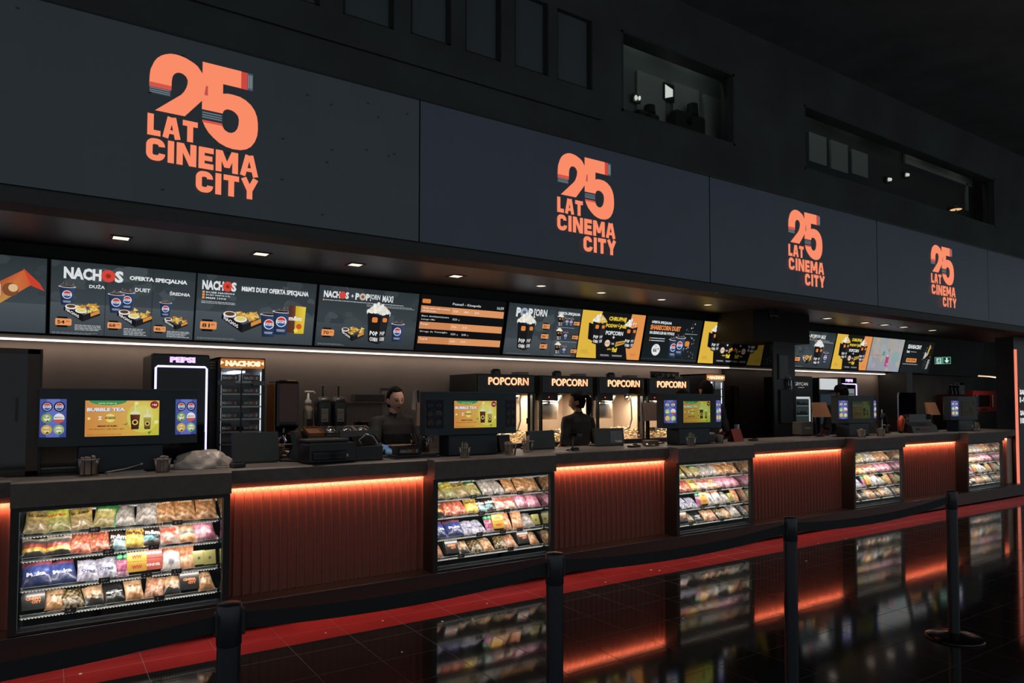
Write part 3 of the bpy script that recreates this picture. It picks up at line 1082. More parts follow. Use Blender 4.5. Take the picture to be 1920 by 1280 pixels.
def pic_pastel(cv):
    cv.rect(0, 0, SW, SH, None, ['#8d8f9b', '#9a9cab', '#a5a49c', '#9b9a92'])
    R = random.Random(21)
    for k in range(26):
        u, v, s = R.random() * SW, R.random() * SH, .04 + .1 * R.random()
        pts = [(min(SW, max(0, u + s * math.cos(q))), min(SH, max(0, v + s * .8 * math.sin(q)))) for q in (0, 1, 2, 3, 4, 5)]
        cv.poly(pts, R.choice(['#a59f9a', '#9aa3a6', '#a49aa9', '#a8a597', '#929ba8']))
    cv.rect(.82, .2, 1.08, .4, '#86a3a1')
    cv.disc(.50, .36, .05, '#5f8f8c', 14)
    cv.rrect(.60, .10, .72, .30, '#b0407f', .015)
    cv.text('NAPOJE', .66, .11, .06, '#e0c4d8', .05, .02, res=1)
    cv.rect(.64, .30, .68, .33, '#d8d0d4')
    cv.rect(.655, .40, .68, .46, '#6a6a62')
    cv.rect(.14, .31, .40, .33, '#b07a7a')
    cv.disc(.52, .2, .045, '#7aa0a0', 12)


def pic_seans(cv):
    cv.rect(0, 0, SW, SH, None, ['#1a2024', '#15191c', '#101214', '#0f1113'])
    cv.text('SEANSACENY', .12, .50, .085, WHITE, .55, .045)
    cv.text('box', .12, .41, .06, WHITE, .12, .05)
    cv.rect(.27, .43, .5, .445, '#8b9092')
    cv.rrect(.16, .215, .58, .30, '#d98a45', .02)
    cv.text('OD 29,90', .2, .235, .045, '#3a2412', .34, .03)
    cv.lines(.06, .17, .62, 1, .012, .01, '#b0b5b7', random.Random(3))
    cv.poly([(.92, .36), (.98, .38), (1.05, .58), (1.0, .62)], '#c8a23c')
    cv.poly([(.82, .30), (.92, .34), (.98, .40), (.86, .46)], '#b4b8ba')
    cv.poly([(.86, .08), (.95, .1), (.93, .3), (.84, .28)], '#222629')
    cv.poly([(1.0, .08), (1.08, .1), (1.12, .3), (1.04, .3)], '#8f9597')
    R = random.Random(30)
    for k in range(20):
        u, v = .78 + .34 * R.random(), .1 + .5 * R.random()
        cv.disc(u, v, .008, R.choice(['#c8a23c', '#d8d8d8', '#8a6a2c']), 6)


MENUS = [(-1.208, pic_candy, 'dark menu screen with a red and yellow candy bar, cut by the frame edge'),
         (0.017, pic_offer, 'menu screen with three nacho and drink offers priced 54, 68 and 46'),
         (1.227, pic_duet, 'menu screen with nachos, two cups and a brown and yellow chocolate bag'),
         (2.452, pic_maxi, 'menu screen over the woman with nachos, one big popcorn bucket and one cup'),
         (3.673, pic_times, 'black screen listing film times in orange bands'),
         (4.920, pic_popcorn, 'menu screen with popcorn sizes on one half and three popcorn offers on the other'),
         (6.132, pic_crunch, 'whole yellow, black and orange popcorn screen above the popcorn machines'),
         (7.365, pic_share, 'black screen with orange heading, white price disc and two cups'),
         (8.60, pic_crunch, 'yellow and black popcorn screen half hidden at the mirror column'),
         (11.01, pic_maxi, 'menu screen just past the mirror column with bucket and nachos'),
         (12.24, pic_crunch, 'yellow, black and orange popcorn screen past the mirror column'),
         (13.455, pic_pastel, 'pale pastel menu screen with a pink bottle past the mirror column'),
         (14.696, pic_seans, 'last dark menu screen with gold splash and orange bar')]
TILT = math.radians(13.8)
for x0, fn, lab in MENUS:
    t = thing('menu_screen', lab, 'menu screen', (x0, 7.60, 2.19), 0, 'menu screens above the bar', (TILT, 0, 0))
    wide = SW if x0 != 8.60 else 0.755
    MB().box(-0.011, 0.003, -0.011, wide + 0.011, 0.05, SH + 0.011, 0.004).build('frame', M_BLACKPL, t)
    cv = Canvas()
    fn(cv)
    if wide < SW:                 # this one stands half behind the column: keep what shows
        keep = [i for i, f in enumerate(cv.f) if all(cv.v[k][0] <= wide for k in f)]
        extra = [i for i, f in enumerate(cv.f) if i not in set(keep) and min(cv.v[k][0] for k in f) < wide]
        for i in extra:
            for k in cv.f[i]:
                cv.v[k].x = min(cv.v[k].x, wide)
    cv.build('display_print', M_DISPLAY, t)
    MB().box(wide - 0.015, 0.05, 0.0, wide - 0.003, 0.10, 0.02).box(wide / 2 - 0.15, 0.05, 0.05, wide / 2 + 0.15, 0.09, 0.45).build('bracket', M_STEEL, t)

# cove strip under the screens: bright diffuser in an aluminium channel
M_STRIP = mat('lit_cove_strip', '#ffffff', 0.4, emit='#fff0e4', strength=2.2)
M_CHAN = mat('pale_channel', '#c8bfb6', 0.5)
for a, b, lab in ((-1.9, 9.37, 'long warm light strip under the first row of menu screens'), (9.94, 14.15, 'shorter warm light strip past the mirror column')):
    t = thing('light_strip', lab, 'light strip', (a, 7.62, 2.135))
    MB().box(0, -0.02, 0.0, b - a, 0.09, 0.035).build('channel', M_CHAN, t)
    MB().box(0, -0.026, -0.012, b - a, 0.06, -0.001).build('diffuser', M_STRIP, t)
# ------------------------------------------------------------------ the counter
X0, X1 = -1.9, 13.84
M_PLINTH = mat('plinth_grey', '#2f2b2b', 0.35, 0.2)
w = MB()
w.box(X0, 5.085, 0.012, X1, 5.90, 0.188, 0.004)
struct(w.build('baseboard_front', M_PLINTH))
# worktop, stepping forward over every glass case
M_FRONT = mat('stone_front', '#4a4643', 0.5, var=0.12, vscale=10)
PF = [(5.85, 1.10), (5.085, 1.10), (5.07, 1.088), (5.07, .945), (5.10, .942), (5.85, .942)]
PP = [(5.85, 1.10), (5.215, 1.10), (5.20, 1.088), (5.20, .998), (5.262, .957), (5.30, .957), (5.30, 1.03), (5.85, 1.03)]
w = MB()
edges = [X0]
for cx in CASE_X:
    edges += [cx - 0.617, cx + 0.617]
edges.append(X1)
for k in range(len(edges) - 1):
    w.extrude(PF if k % 2 else PP, edges[k], edges[k + 1])
tag(w.build('countertop', M_STONE), 'long grey stone counter top stepping forward over each glass case', 'countertop')

M_PANEL = mat('red_fluted_panel', (0.30, 0.095, 0.07), 0.38, spec=0.4)
M_OLED = mat('lit_orange_strip', '#ffffff', 0.4, emit=(1.0, 0.36, 0.19), strength=1.9)
PANEL_LAB = ['red fluted counter panel at the frame edge before the nearest glass case', 'widest-looking red fluted counter panel right of the nearest glass case', 'red fluted counter panel between the second and third glass cases', 'red fluted counter panel between the third and fourth glass cases',
             'red fluted counter panel between the fourth and fifth glass cases', 'narrow red fluted counter panel at the far end past the last glass case']
for k in range(6):
    a = X0 if k == 0 else CASE_X[k - 1] + CASE_W / 2 + 0.002
    b = 13.60 if k == 5 else CASE_X[k] - CASE_W / 2 - 0.002
    t = thing('bar_front', PANEL_LAB[k], 'counter panel', (a, 5.27, 0.188), 0, 'red fluted panels of the counter front')
    W, H = b - a, 0.768
    n = max(2, round(W / 0.0655))
    p = W / n
    m = MB()
    prof = []
    for i in range(n):
        x = i * p
        prof += [(x + p * .06, 0.0), (x + p * .12, .014), (x + p * .26, .019), (x + p * .74, .019), (x + p * .88, .014), (x + p * .94, 0.0)]
    prof = [(0, 0.0)] + prof + [(W, 0.0)]
    vs = [(x, y, 0) for x, y in prof] + [(x, y, H) for x, y in prof]
    q = len(prof)
    m.add(vs, [(i, i + 1, q + i + 1, q + i) for i in range(q - 1)])
    m.add([(0, .019, 0), (W, .019, 0), (W, .04, 0), (0, .04, 0), (0, .019, H), (W, .019, H), (W, .04, H), (0, .04, H)], [(3, 2, 1, 0), (4, 5, 6, 7), (2, 3, 7, 6), (0, 4, 7, 3), (1, 2, 6, 5)])
    m.build('fluted_board', M_PANEL, t)
    MB().cyl((0.008, -.0125, H - .0042), (W - 0.008, -.0125, H - .0042), .0034, n=10).build('light_strip', M_OLED, t)

# ------------------------------------------------------------------ glass display cases
M_CASE = mat('case_black', '#191818', 0.4)
M_CASEIN = mat('case_inside_black', '#1d1f20', 0.07, spec=0.8)
M_RAIL = mat('shelf_rail_acrylic', '#c8cccc', 0.2)
M_SHELF = mat('shelf_dark_glass', '#3a3f40', 0.08, spec=0.8)
M_CLED = mat('lit_case_strip', '#ffffff', 0.4, emit='#fff4e4', strength=0.8)
SHELVES = [0.765, 0.618, 0.440, 0.278]        # height of the front rails
SH_TILT = math.radians(12)


def make_case(label):
    t = thing('display_case', label, 'display case', (CASE_X[0], 0, 0), 0, 'glass display cases in the counter front')
    h, D = CASE_W / 2, 5.82
    m = MB()
    o = 0.572
    m.box(-h, 5.098, 0.192, -o, D, 0.940).box(o, 5.098, 0.192, h, D, 0.940)
    m.box(-o, 5.098, 0.918, o, 5.122, 0.940).box(-o, 5.122, 0.934, o, D, 0.940).box(-o, 5.098, 0.192, o, D, 0.206)
    m.build('body', M_CASE, t)
    b = MB().box(-o, D - 0.02, 0.206, o, D - 0.001, 0.918).box(-o, 5.13, 0.206, o, D - 0.02, 0.21)
    MB().box(-o, 5.13, 0.21, -o + 0.004, D - 0.02, 0.918).box(o - 0.004, 5.13, 0.21, o, D - 0.02, 0.918).build('side_mirror', mat('case_side_mirror', '#b8bcbc', 0.03, 1.0), t)
    b.build('inner_lining', M_CASEIN, t)
    MB().add([(-o, CASE_Y, 0.206), (o, CASE_Y, 0.206), (o, CASE_Y, 0.918), (-o, CASE_Y, 0.918)], [(0, 1, 2, 3)]).build('front_glass', M_GLASS, t)
    MB().box(-o + 0.01, 5.128, 0.922, o - 0.01, 5.144, 0.931).build('lamp_strip', M_CLED, t)
    for i, z in enumerate(SHELVES):
        s = MB().box(-o + 0.014, 0.0, -0.006, o - 0.014, 0.40, 0.0)
        s = s.build('shelf', M_SHELF, t, (0, 5.205, z - 0.012), (SH_TILT, 0, 0))
        r = MB().box(-o + 0.012, -0.012, -0.004, o - 0.012, -0.006, 0.000).box(-o + 0.012, -0.0105, 0.020, o - 0.012, -0.009, 0.0222)
        for x in (-o + 0.02, -0.16, 0.21, o - 0.02):
            r.box(x - 0.002, -0.0105, 0.0, x + 0.002, -0.009, 0.020)
        r.build('rail', M_RAIL, s)
        MB().add([(-o + 0.012, -0.0098, -0.0095), (o - 0.012, -0.0098, -0.0095), (o - 0.012, -0.0098, 0.020), (-o + 0.012, -0.0098, 0.020)], [(0, 1, 2, 3)]).build('clear_lip', M_GLASS, s)
        d = MB()
        n = 64
        for k in range(n):
            x = -o + 0.02 + (2 * o - 0.04) * k / n
            d.box(x, -0.0105, -0.0085, x + 0.009, -0.007, -0.0055)
        d.build('light_dots', M_CLED, s)
        for k, x in enumerate(((-0.18, 0.30), (-0.10, 0.16), (-0.12, 0.12, 0.30), (-0.3, 0.2))[i]):
            g = MB().box(-0.032, -0.002, 0, 0.032, 0.0, 0.034, 0.001).build('price_tag', M_BLACKPL, s, (x, -0.0125, -0.006), (math.radians(-8), 0, 0))
            c = Canvas()
            c.text('6' if k else '10', -0.016, 0.010, 0.017, '#c9c9c4', None, 0.01, res=1)
            if i < 3:
                c.text('90', 0.006, 0.016, 0.009, '#c9c9c4', None, 0.0, res=1)
            nm = c.build('price_tag_print', M_PAPER, s, (x, -0.0148, -0.006), (math.radians(-8), 0, 0))
    MB().cyl((-h - 0.002, 5.28, 0.845), (-h + 0.002, 5.28, 0.845), 0.011, n=14).build('lock', M_CHROME, t)
    f = MB()
    f.box(-o + 0.02, 5.15, 0.212, o - 0.02, 5.165, 0.222)
    f.build('bottom_rail', mat('rail_dark_steel', '#70757a', 0.25, 0.8), t)
    return t


CASE_LAB = ['nearest glass display case of sweets, at the left end of the counter', 'second glass display case of sweets, behind the second barrier post', 'third glass display case of sweets, before the mirror column', 'fourth glass display case of sweets, between barrier posts three and four', 'farthest and smallest glass display case of sweets, by the orange light column']
case0 = make_case(CASE_LAB[0])
for k in range(1, 5):
    dup(case0, (CASE_X[k], 0, 0), None, CASE_LAB[k])

# ------------------------------------------------------------------ sweets in the cases
def pillow(w_, h_, t_, paint, seed, teeth=True, wr=1.0):
    """a sealed bag lying back: base edge at the origin, its face towards -y"""
    R = random.Random(seed)
    nx, nz = 16, 16
    ph = [R.random() * 6.28 for _ in range(6)]
    m = MB()
    for side in (-1, 1):
        vs, cs = [], []
        for j in range(nz + 1):
            for i in range(nx + 1):
                a, b = 2 * i / nx - 1, 2 * j / nz - 1
                d = (1 - abs(a) ** 2.6) * (1 - abs(b) ** 3.2)
                d = max(0, d) ** 0.7
                wrk = 0.16 * math.sin(5 * a + 3 * b + ph[0]) + 0.08 * math.sin(9 * b + ph[1] + 2 * a) + 0.07 * math.sin(13 * a - 6 * b + ph[2]) + 0.24 * (R.random() - .5)
                y = side * t_ / 2 * (d + wr * wrk * d) + .006 * math.sin(4 * a + ph[5]) * b
                pinch = 1 - 0.06 * (1 - abs(b)) * (1 if abs(a) > .9 else 0)
                x = a * w_ / 2 * pinch
                z = (b + 1) / 2 * h_
                if j in (0, nz) and teeth:
                    z += (0.003 if i % 2 else -0.001) * (1 if j else -1)
                vs.append((x, y, z + 0.004))
                q = hexc(paint((a + 1) / 2, (b + 1) / 2, side))
                g = .72 + .26 * math.sin(7 * a + 5 * b + ph[3]) * math.sin(8 * b - 3 * a + ph[4]) + .5 * R.random() ** 2  # uneven tone plus random highlights painted into the wrapper colours
                gr = (q[0] + q[1] + q[2]) / 3
                cs.append(tuple(min(.9, (.93 * x + .07 * gr) * g) for x in q))
        fs = []
        for j in range(nz):
            for i in range(nx):
                q = (j * (nx + 1) + i, j * (nx + 1) + i + 1, (j + 1) * (nx + 1) + i + 1, (j + 1) * (nx + 1) + i)
                fs.append(q if side < 0 else tuple(reversed(q)))
        m.add(vs, fs, True, cs)
    return m


def bands(*stops):
    return lambda u, v, s: [c for lim, c in stops if v <= lim + 1e-6][0]


def checks(a, b, n=6):
    return lambda u, v, s: a if (int(u * n) + int(v * n)) % 2 else b


def mottled(cols, k=7):
    return lambda u, v, s: cols[int(abs(math.sin(u * k * 3.1 + 1.7 * v * k) * 43.7 + math.sin(v * k * 2.3) * 17)) % len(cols)]


# kind: (name, colour words, width, height, thickness, paint, [(text, x, z, cap height, width, colour)])
GUM, POUCH, CHOC, BOX, POP = 'candy_bag', 'snack_pouch', 'chocolate_bag', 'sweets_box', 'lollipop'
KINDS_ = {
    'gold': (GUM, 'gold gummy bag', .125, .165, .045, lambda u, v, s: '#b79a4e' if v > .55 else ('#7d6a45' if math.sin(u * 20 + v * 31) > 0 else '#a08a58'), [('HARIBO', -.05, .105, .022, .1, '#2a2418')]),
    'lime': (GUM, 'lime green gummy bag', .125, .17, .045, lambda u, v, s: '#b4b83c' if v > .5 else ('#7c7a3c' if math.sin(u * 22 + v * 29) > 0 else '#98905a'), [('HARIBO', -.048, .1, .02, .096, '#a83c2c')]),
    'green': (GUM, 'dark green and gold gummy bag', .125, .165, .045, lambda u, v, s: '#1f7a3a' if (v > .8 or u > .9) else ('#a89a56' if v > .4 else '#8a7c48'), [('HARIBO', -.045, .105, .02, .08, '#c8c8a0')]),
    'clear': (GUM, 'clear bag of pale sweets', .125, .165, .05, mottled(['#8d857c', '#a39a92', '#77706a', '#b3aba4']), []),
    'caramel': (GUM, 'brown and orange toffee bag', .13, .165, .05, lambda u, v, s: '#a86a36' if v > .72 else ('#8a5a34' if math.sin(u * 17 + v * 23) > 0 else '#b98a56'), [('TOFFEE', -.045, .13, .014, .09, '#e0cba8')]),
    'stripe': (GUM, 'striped yellow and red gummy bag', .13, .125, .045, lambda u, v, s: ['#2a2422', '#c9a53a', '#9a3a30', '#57504c', '#c7b9a5'][int(v * 4.99)], []),
    'redgum': (GUM, 'red-orange gummy bag', .12, .14, .045, mottled(['#b8463a', '#c9614a', '#d9a36a', '#b03a34', '#c46a50']), []),
    'brownchoc': (CHOC, 'brown and pale blue chocolate bag', .105, .125, .045, lambda u, v, s: '#8fb3b8' if v < .45 and u > .3 else '#3e2a22', [('m&m', -.044, .068, .036, .088, '#e8e2d6')]),
    'yellowchoc': (CHOC, 'bright yellow chocolate peanut bag', .12, .165, .05, lambda u, v, s: '#d9b64a' if v < .9 else '#caa03a', [("m&m's", -.05, .08, .034, .1, '#5a2c20')]),
    'tealchoc': (CHOC, 'dark brown and teal chocolate bag', .11, .13, .045, lambda u, v, s: '#4f8d92' if .2 < v < .5 and u < .7 else '#3a2a26', [('m&m', -.045, .075, .034, .09, '#e8e2d6')]),
    'white': (POUCH, 'white bag with red lettering', .125, .145, .045, lambda u, v, s: '#c8b4a8' if math.sin(u * 9 + v * 11) > -.4 else '#b86a50', [('KINDER', -.05, .085, .024, .1, '#b8402c')]),
    'cream': (POUCH, 'cream and orange wafer bag', .125, .145, .045, lambda u, v, s: '#c98a5a' if (v > .7 or v < .2) else '#cfae88', [('SCHOKO', -.045, .06, .02, .09, '#4f6a9a')]),
    'pink': (POUCH, 'pink sweets bag', .135, .16, .055, lambda u, v, s: '#c98296' if v > .45 else ('#b0607a' if u > .5 else '#d6a0ac'), []),
    'blue': (POUCH, 'blue bag with a pink top', .15, .15, .05, lambda u, v, s: '#b65a70' if v > .78 else ('#3d4f94' if v > .35 else '#283668'), [('Milka', -.05, .06, .03, .1, '#cfd2e0')]),
    'lilac': (POUCH, 'pale lilac pouch', .115, .13, .04, mottled(['#a9a6bd', '#bdbacb', '#918fac', '#c6c4d0'], 9), [('Oreo', -.04, .05, .026, .08, '#3c4470')]),
    'pinkpop': (POP, 'pink lollipop pack with green tops', .07, .10, .03, lambda u, v, s: '#b04a78' if v > .3 else '#c9a0b4', []),
    'yellowbox': (BOX, 'yellow and red carton', .11, .055, .07, lambda u, v, s: '#d2a540', [('WW', -.03, .015, .025, .06, '#b83a2c')]),
    'redbox': (BOX, 'salmon red carton', .10, .065, .07, lambda u, v, s: '#bd5a50', [('KINDER', -.04, .022, .018, .08, '#e2d8cc')]),
    'whitepack': (POUCH, 'tall white pack with orange top', .115, .185, .04, lambda u, v, s: '#c9784f' if v > .72 else ('#8d8c96' if (u - .5) ** 2 + (v - .35) ** 2 < .03 else '#c9c3bd'), []),
    'orangepack': (POUCH, 'orange paper pack', .10, .185, .035, lambda u, v, s: '#cf8a5e' if v > .45 else '#d39a70', [('BREAK', -.035, .09, .02, .07, '#a8502c')]),
    'tin': (BOX, 'pale yellow mint tin', .075, .085, .05, lambda u, v, s: '#a8a260', [('8', -.01, .03, .022, .02, '#4a4a30')]),
    'blackbox': (BOX, 'black box with orange lettering', .115, .10, .07, lambda u, v, s: '#1a1a1b', [('CINEMA', -.04, .056, .018, .08, '#c9784a'), ('CITY', -.01, .034, .018, .05, '#c9784a')]),
    'kraft': (POUCH, 'brown paper snack pouch', .105, .125, .05, lambda u, v, s: '#b08a66' if v > .35 else '#a87848', [('CINEMA CITY', -.035, .085, .012, .07, '#3a2c20')]),
    'goldblack': (POUCH, 'black and gold patterned pouch', .115, .12, .045, checks('#8a7444', '#1c1a18', 7), []),
    'torn': (POUCH, 'brown and black torn-edge pouch', .11, .12, .045, lambda u, v, s: '#ab8664' if v > .38 + .12 * math.sin(u * 19) else '#1d1a18', []),
    'nuts': (POUCH, 'clear pouch of reddish nuts', .11, .13, .05, mottled(['#a06a4c', '#b98264', '#8a5840', '#c49a7a'], 11), []),
    'blackbag': (POUCH, 'black pouch with white script', .115, .125, .05, lambda u, v, s: '#1b1c1d', [('Magic Choc', -.045, .055, .018, .09, '#cfcfcf')]),
}


def sweets_mesh(k, seed):
    nm, words_, w_, h_, t_, paint, txt = KINDS_[k]
    w_, h_ = w_ * 1.05, h_ * (1.16 if h_ < .16 else 1.02)
    if nm == BOX:
        m = MB()
        m.color = tuple(.8 * q for q in hexc(paint(.5, .5, -1)))
        m.box(-w_ / 2, -t_ / 2, 0, w_ / 2, t_ / 2, h_, 0.002)
        front = -t_ / 2 - 0.0006
    elif nm == POP:
        m = pillow(w_, h_, t_, paint, seed)
        m.color = hexc('#4fa070')
        m.ellip((-w_ * .25, 0, h_ + .02), .02, .02, .02, 12, 8)
        m.ellip((w_ * .25, 0, h_ + .02), .02, .02, .02, 12, 8)
        m.color = hexc('#d8d8d8')
        m.cyl((-w_ * .25, 0, h_ * .7), (-w_ * .25, 0, h_ + .01), .003, n=6).cyl((w_ * .25, 0, h_ * .7), (w_ * .25, 0, h_ + .01), .003, n=6)
        front = -t_ / 2
    else:
        m = pillow(w_, h_, t_, paint, seed)
        front = -t_ * .56
    return m, front, txt, nm, words_


PROTO = {}


def sweet(k, loc, rot, label, group):
    if k not in PROTO:
        m, front, txt, nm, words_ = sweets_mesh(k, len(PROTO) + 3)
        o = m.build(nm, M_PRINT)
        if txt:
            c = Canvas()
            for s, u, v, h, w_, col in txt:
                c.text(s, u, v, h, col, w_, .04, res=1)
            c.build('lettering', M_PAPER, o, (0, front, 0.004))
        PROTO[k] = o
        o.location, o.rotation_euler = loc, rot
        return tag(o, label, 'sweets', group)
    o = dup(PROTO[k], loc, rot, label, group)
    return o


ROWS = [[('gold', 'lime', 'gold', 'green', 'clear', 'clear', 'caramel', 'caramel', 'caramel')] * 5,
        [('stripe', 'stripe', 'redgum', 'redgum', 'brownchoc', 'yellowchoc', 'tealchoc', 'white', 'cream', 'pink'),
         ('stripe', 'redgum', 'redgum', 'yellowchoc', 'brownchoc', 'tealchoc', 'white', 'white', 'pink', 'pink'),
         ('stripe', 'redgum', 'redgum', 'yellowchoc', 'white', 'white', 'cream', 'pink', 'pink', 'pink')],
        [('blue', 'blue', 'lilac', 'lilac', 'pinkpop', 'yellowbox', 'redbox', 'whitepack', 'orangepack', 'tin', 'tin'),
         ('blue', 'blue', 'lilac', 'lilac', 'pinkpop', 'yellowbox', 'orangepack', 'orangepack', 'clear', 'tin'),
         ('blue', 'lilac', 'lilac', 'pinkpop', 'yellowbox', 'whitepack', 'whitepack', 'clear', 'tin', 'orangepack')],
        [('blackbox', 'kraft', 'goldblack', 'torn', 'blackbag', 'kraft', 'nuts', 'torn', 'blackbox', 'kraft'),
         ('nuts', 'blackbox', 'torn', 'goldblack', 'kraft', 'goldblack', 'nuts', 'blackbox', 'kraft'),
         ('nuts', 'blackbox', 'goldblack', 'blackbag', 'kraft', 'nuts', 'goldblack', 'kraft', 'clear')]]
CASE_WORD = ['nearest', 'second', 'third', 'fourth', 'farthest']
SHELF_WORD = ['top', 'upper middle', 'lower middle', 'bottom']
PLACE = ['first', 'second', 'third', 'fourth', 'fifth', 'sixth', 'seventh', 'eighth', 'ninth', 'tenth', 'eleventh']
R = random.Random(11)
for ci, cx in enumerate(CASE_X):
    for si, z in enumerate(SHELVES):
        opts = ROWS[si]
        row = opts[min(ci, len(opts) - 1)]
        tot = sum(KINDS_[k][2] for k in row)
        gap = (1.10 - tot) / len(row)
        x = cx - 0.55
        for i, k in enumerate(row):
            wk = KINDS_[k][2]
            x += gap / 2 + wk / 2
            kind = KINDS_[k][0]
            lean = {BOX: 22, POP: 25}.get(kind, 44 if ci == 0 else 50) + R.uniform(-4, 4)
            if kind == POUCH and k in ('whitepack', 'orangepack'):
                lean = 34
            y = 5.216 + (0.03 if kind == BOX else 0) + R.uniform(0, 0.012)
            th = KINDS_[k][4]
            zz = z - 0.018 + (y - 5.205) * math.tan(SH_TILT) + 0.22 * th
            lab = '%s %s from the left, %s shelf, %s glass case' % (KINDS_[k][1], PLACE[i], SHELF_WORD[si], CASE_WORD[ci])
            grp = '%s shelf of the %s glass case' % (SHELF_WORD[si], CASE_WORD[ci])
            rot = (math.radians(-lean), math.radians(R.uniform(-8, 8)) if kind != BOX else 0, math.radians(R.uniform(-12, 12)) if kind != BOX else 0)
            sweet(k, (x, y, zz), rot, lab, grp)
            if k in ('yellowbox', 'redbox'):
                hh = KINDS_[k][3] * 1.16 + .002
                sweet(k, (x, y + hh * math.sin(math.radians(lean)), zz + hh * math.cos(math.radians(lean))), rot, '%s stacked on top, %s from the left, lower middle shelf, %s case' % (KINDS_[k][1].replace('carton', 'box'), PLACE[i], CASE_WORD[ci]), grp)
            x += gap / 2 + wk / 2

# ------------------------------------------------------------------ barrier posts and belts
M_POST = mat('post_black', '#23272f', 0.28, spec=0.6)
M_BELT = mat('belt_black', '#1c1e1f', 0.8, bump=0.2, bscale=300)
M_BASE = mat('post_base_black_steel', '#3a3634', 0.18, 0.9)
POSTS = [(-0.95, 2.19), (0.467, 2.215), (1.690, 2.232), (3.232, 2.245), (5.085, 2.300)]
PLAB = ['black barrier post outside the frame edge that the first belt leads to', 'nearest black barrier post, in front of the nearest glass case', 'black barrier post in front of the second glass case', 'black barrier post in front of the third glass case', 'farthest black barrier post, its round base in sight']
for i, (x, y) in enumerate(POSTS):
    t = thing('barrier_post', PLAB[i], 'barrier post', (x, y, 0), 0, 'barrier posts along the counter')
    MB().lathe([(0.0, 0.045), (0.035, 0.042), (0.10, 0.026), (0.165, 0.016), (0.176, 0.008), (0.176, 0.0), (0, 0.0)], 36).build('base', M_BASE, t)
    MB().cyl((0, 0, 0.03), (0, 0, 0.86), 0.0338, n=28).build('pole', M_POST, t)
    MB().lathe([(0.0325, 0.855), (0.036, 0.86), (0.036, 0.972), (0.0335, 0.979), (0.0, 0.981)], 28).build('belt_head', M_POST, t)
    MB().box(-0.042, -0.012, 0.888, -0.030, 0.012, 0.958, 0.003).build('belt_clip', M_BLACKPL, t)
    MB().box(0.030, -0.014, 0.884, 0.044, 0.014, 0.962, 0.003).build('belt_slot', M_BLACKPL, t)
    if i < len(POSTS) - 1:
        nx_, ny_ = POSTS[i + 1]
        dx, dy = nx_ - x, ny_ - y
        m = MB()
        n = 16
        vs = []
        for k in range(n + 1):
            f = k / n
            sag = -0.035 * 4 * f * (1 - f) * (dx / 1.7)
            px_, py_ = 0.04 + (dx - 0.08) * f, dy * f
            for yy, zz in ((-0.001, 0.899), (-0.001, 0.947), (0.001, 0.947), (0.001, 0.899)):
                vs.append((px_, py_ + yy, zz + sag))
        fs = [(4 * k + j, 4 * k + (j + 1) % 4, 4 * k + 4 + (j + 1) % 4, 4 * k + 4 + j) for k in range(n) for j in range(4)]
        m.add(vs, [tuple(reversed(q)) for q in fs])
        m.build('belt', M_BELT, t)

# white paper specks on the tiles
m = MB()
R = random.Random(4)
for x, y in [(1.0, 4.9), (1.62, 4.72), (2.05, 4.75), (2.9, 4.7), (3.6, 4.85), (4.1, 4.68), (4.75, 4.78), (4.8, 4.72), (5.6, 3.9), (1.9, 4.1), (2.4, 4.5), (3.9, 3.6), (7.2, 4.65), (7.7, 4.62), (4.4, 3.1), (5.9, 2.2), (6.3, 4.2), (0.2, 4.8), (5.0, 3.4)]:
    s = 0.004 + 0.004 * R.random()
    m.box(x - s, y - s, 0.0002, x + s, y + s, 0.003)
tag(m.build('litter', mat('white_paper_bits', '#f0ece4', 0.8)), 'tiny white paper specks on the red and black tiles', 'litter', kind='stuff')
# ------------------------------------------------------------------ drink displays standing on the counter
CT = 1.10
M_KIOSK = mat('kiosk_blue_grey', '#2b3339', 0.42, 0.1)
DRINKS = [('#26344f', 'PEPSI'), ('#15171f', 'PEPSI'), ('#7aa04c', '7UP'), ('#d0d0d0', 'MIRINDA'), ('#c9a23c', 'LIPTON'), ('#8fae6a', 'LIPTON')]


def side_panel(cv, W, H, on=1.0):
    def k(c):
        return tuple(x * on for x in hexc(c))
    cv.rect(0, 0, W, H, None, [k('#3a4590'), k('#3a4590'), k('#49559c'), k('#49559c')])
    cv.rect(W * .25, 0, W * .75, H, None, [k('#5a66b4'), k('#5a66b4'), k('#6672bc'), k('#6672bc')])
    for i, (c, s) in enumerate(DRINKS):
        u = W * (.27 if i % 2 == 0 else .73)
        v = H * (.80 - (i // 2) * .30)
        r = W * .205
        if i < 2:
            cv.disc(u, v, r * 1.05, k(c), 20)
            cv.disc(u, v, r * .78, k('#dfe2ea'), 18)
            cv.disc(u, v, r * .7, k('#c0403a'), 12, None, 20, 160)
            cv.disc(u, v, r * .7, k('#2f4ea0'), 12, None, 200, 340)
            cv.text(s, u - r * .6, v - r * .18, r * .36, k('#1c2238'), r * 1.2, .02, res=1)
        elif i == 3:
            cv.disc(u, v, r, k('#dedede'), 20)
            cv.disc(u, v, r, k('#c85440'), 12, None, 195, 345)
            cv.text(s, u - r * .8, v, r * .3, k('#4a6a48'), r * 1.6, .02, res=1)
        else:
            cv.disc(u, v, r, k(c), 20)
            cv.disc(u, v, r * .62, k('#dcdcbe' if i != 4 else '#d8c890'), 16)
            cv.text(s, u - r * .55, v - r * .15, r * (.5 if i == 2 else .32), k('#2c5a38' if i == 2 else '#3a3a28'), r * 1.1, .03, res=1)
            cv.poly([(u - r * .2, v - r * .9), (u + r * .5, v - r * .75), (u + r * .1, v - r * .35)], k('#3f6a34' if i != 4 else '#4a3a24'))


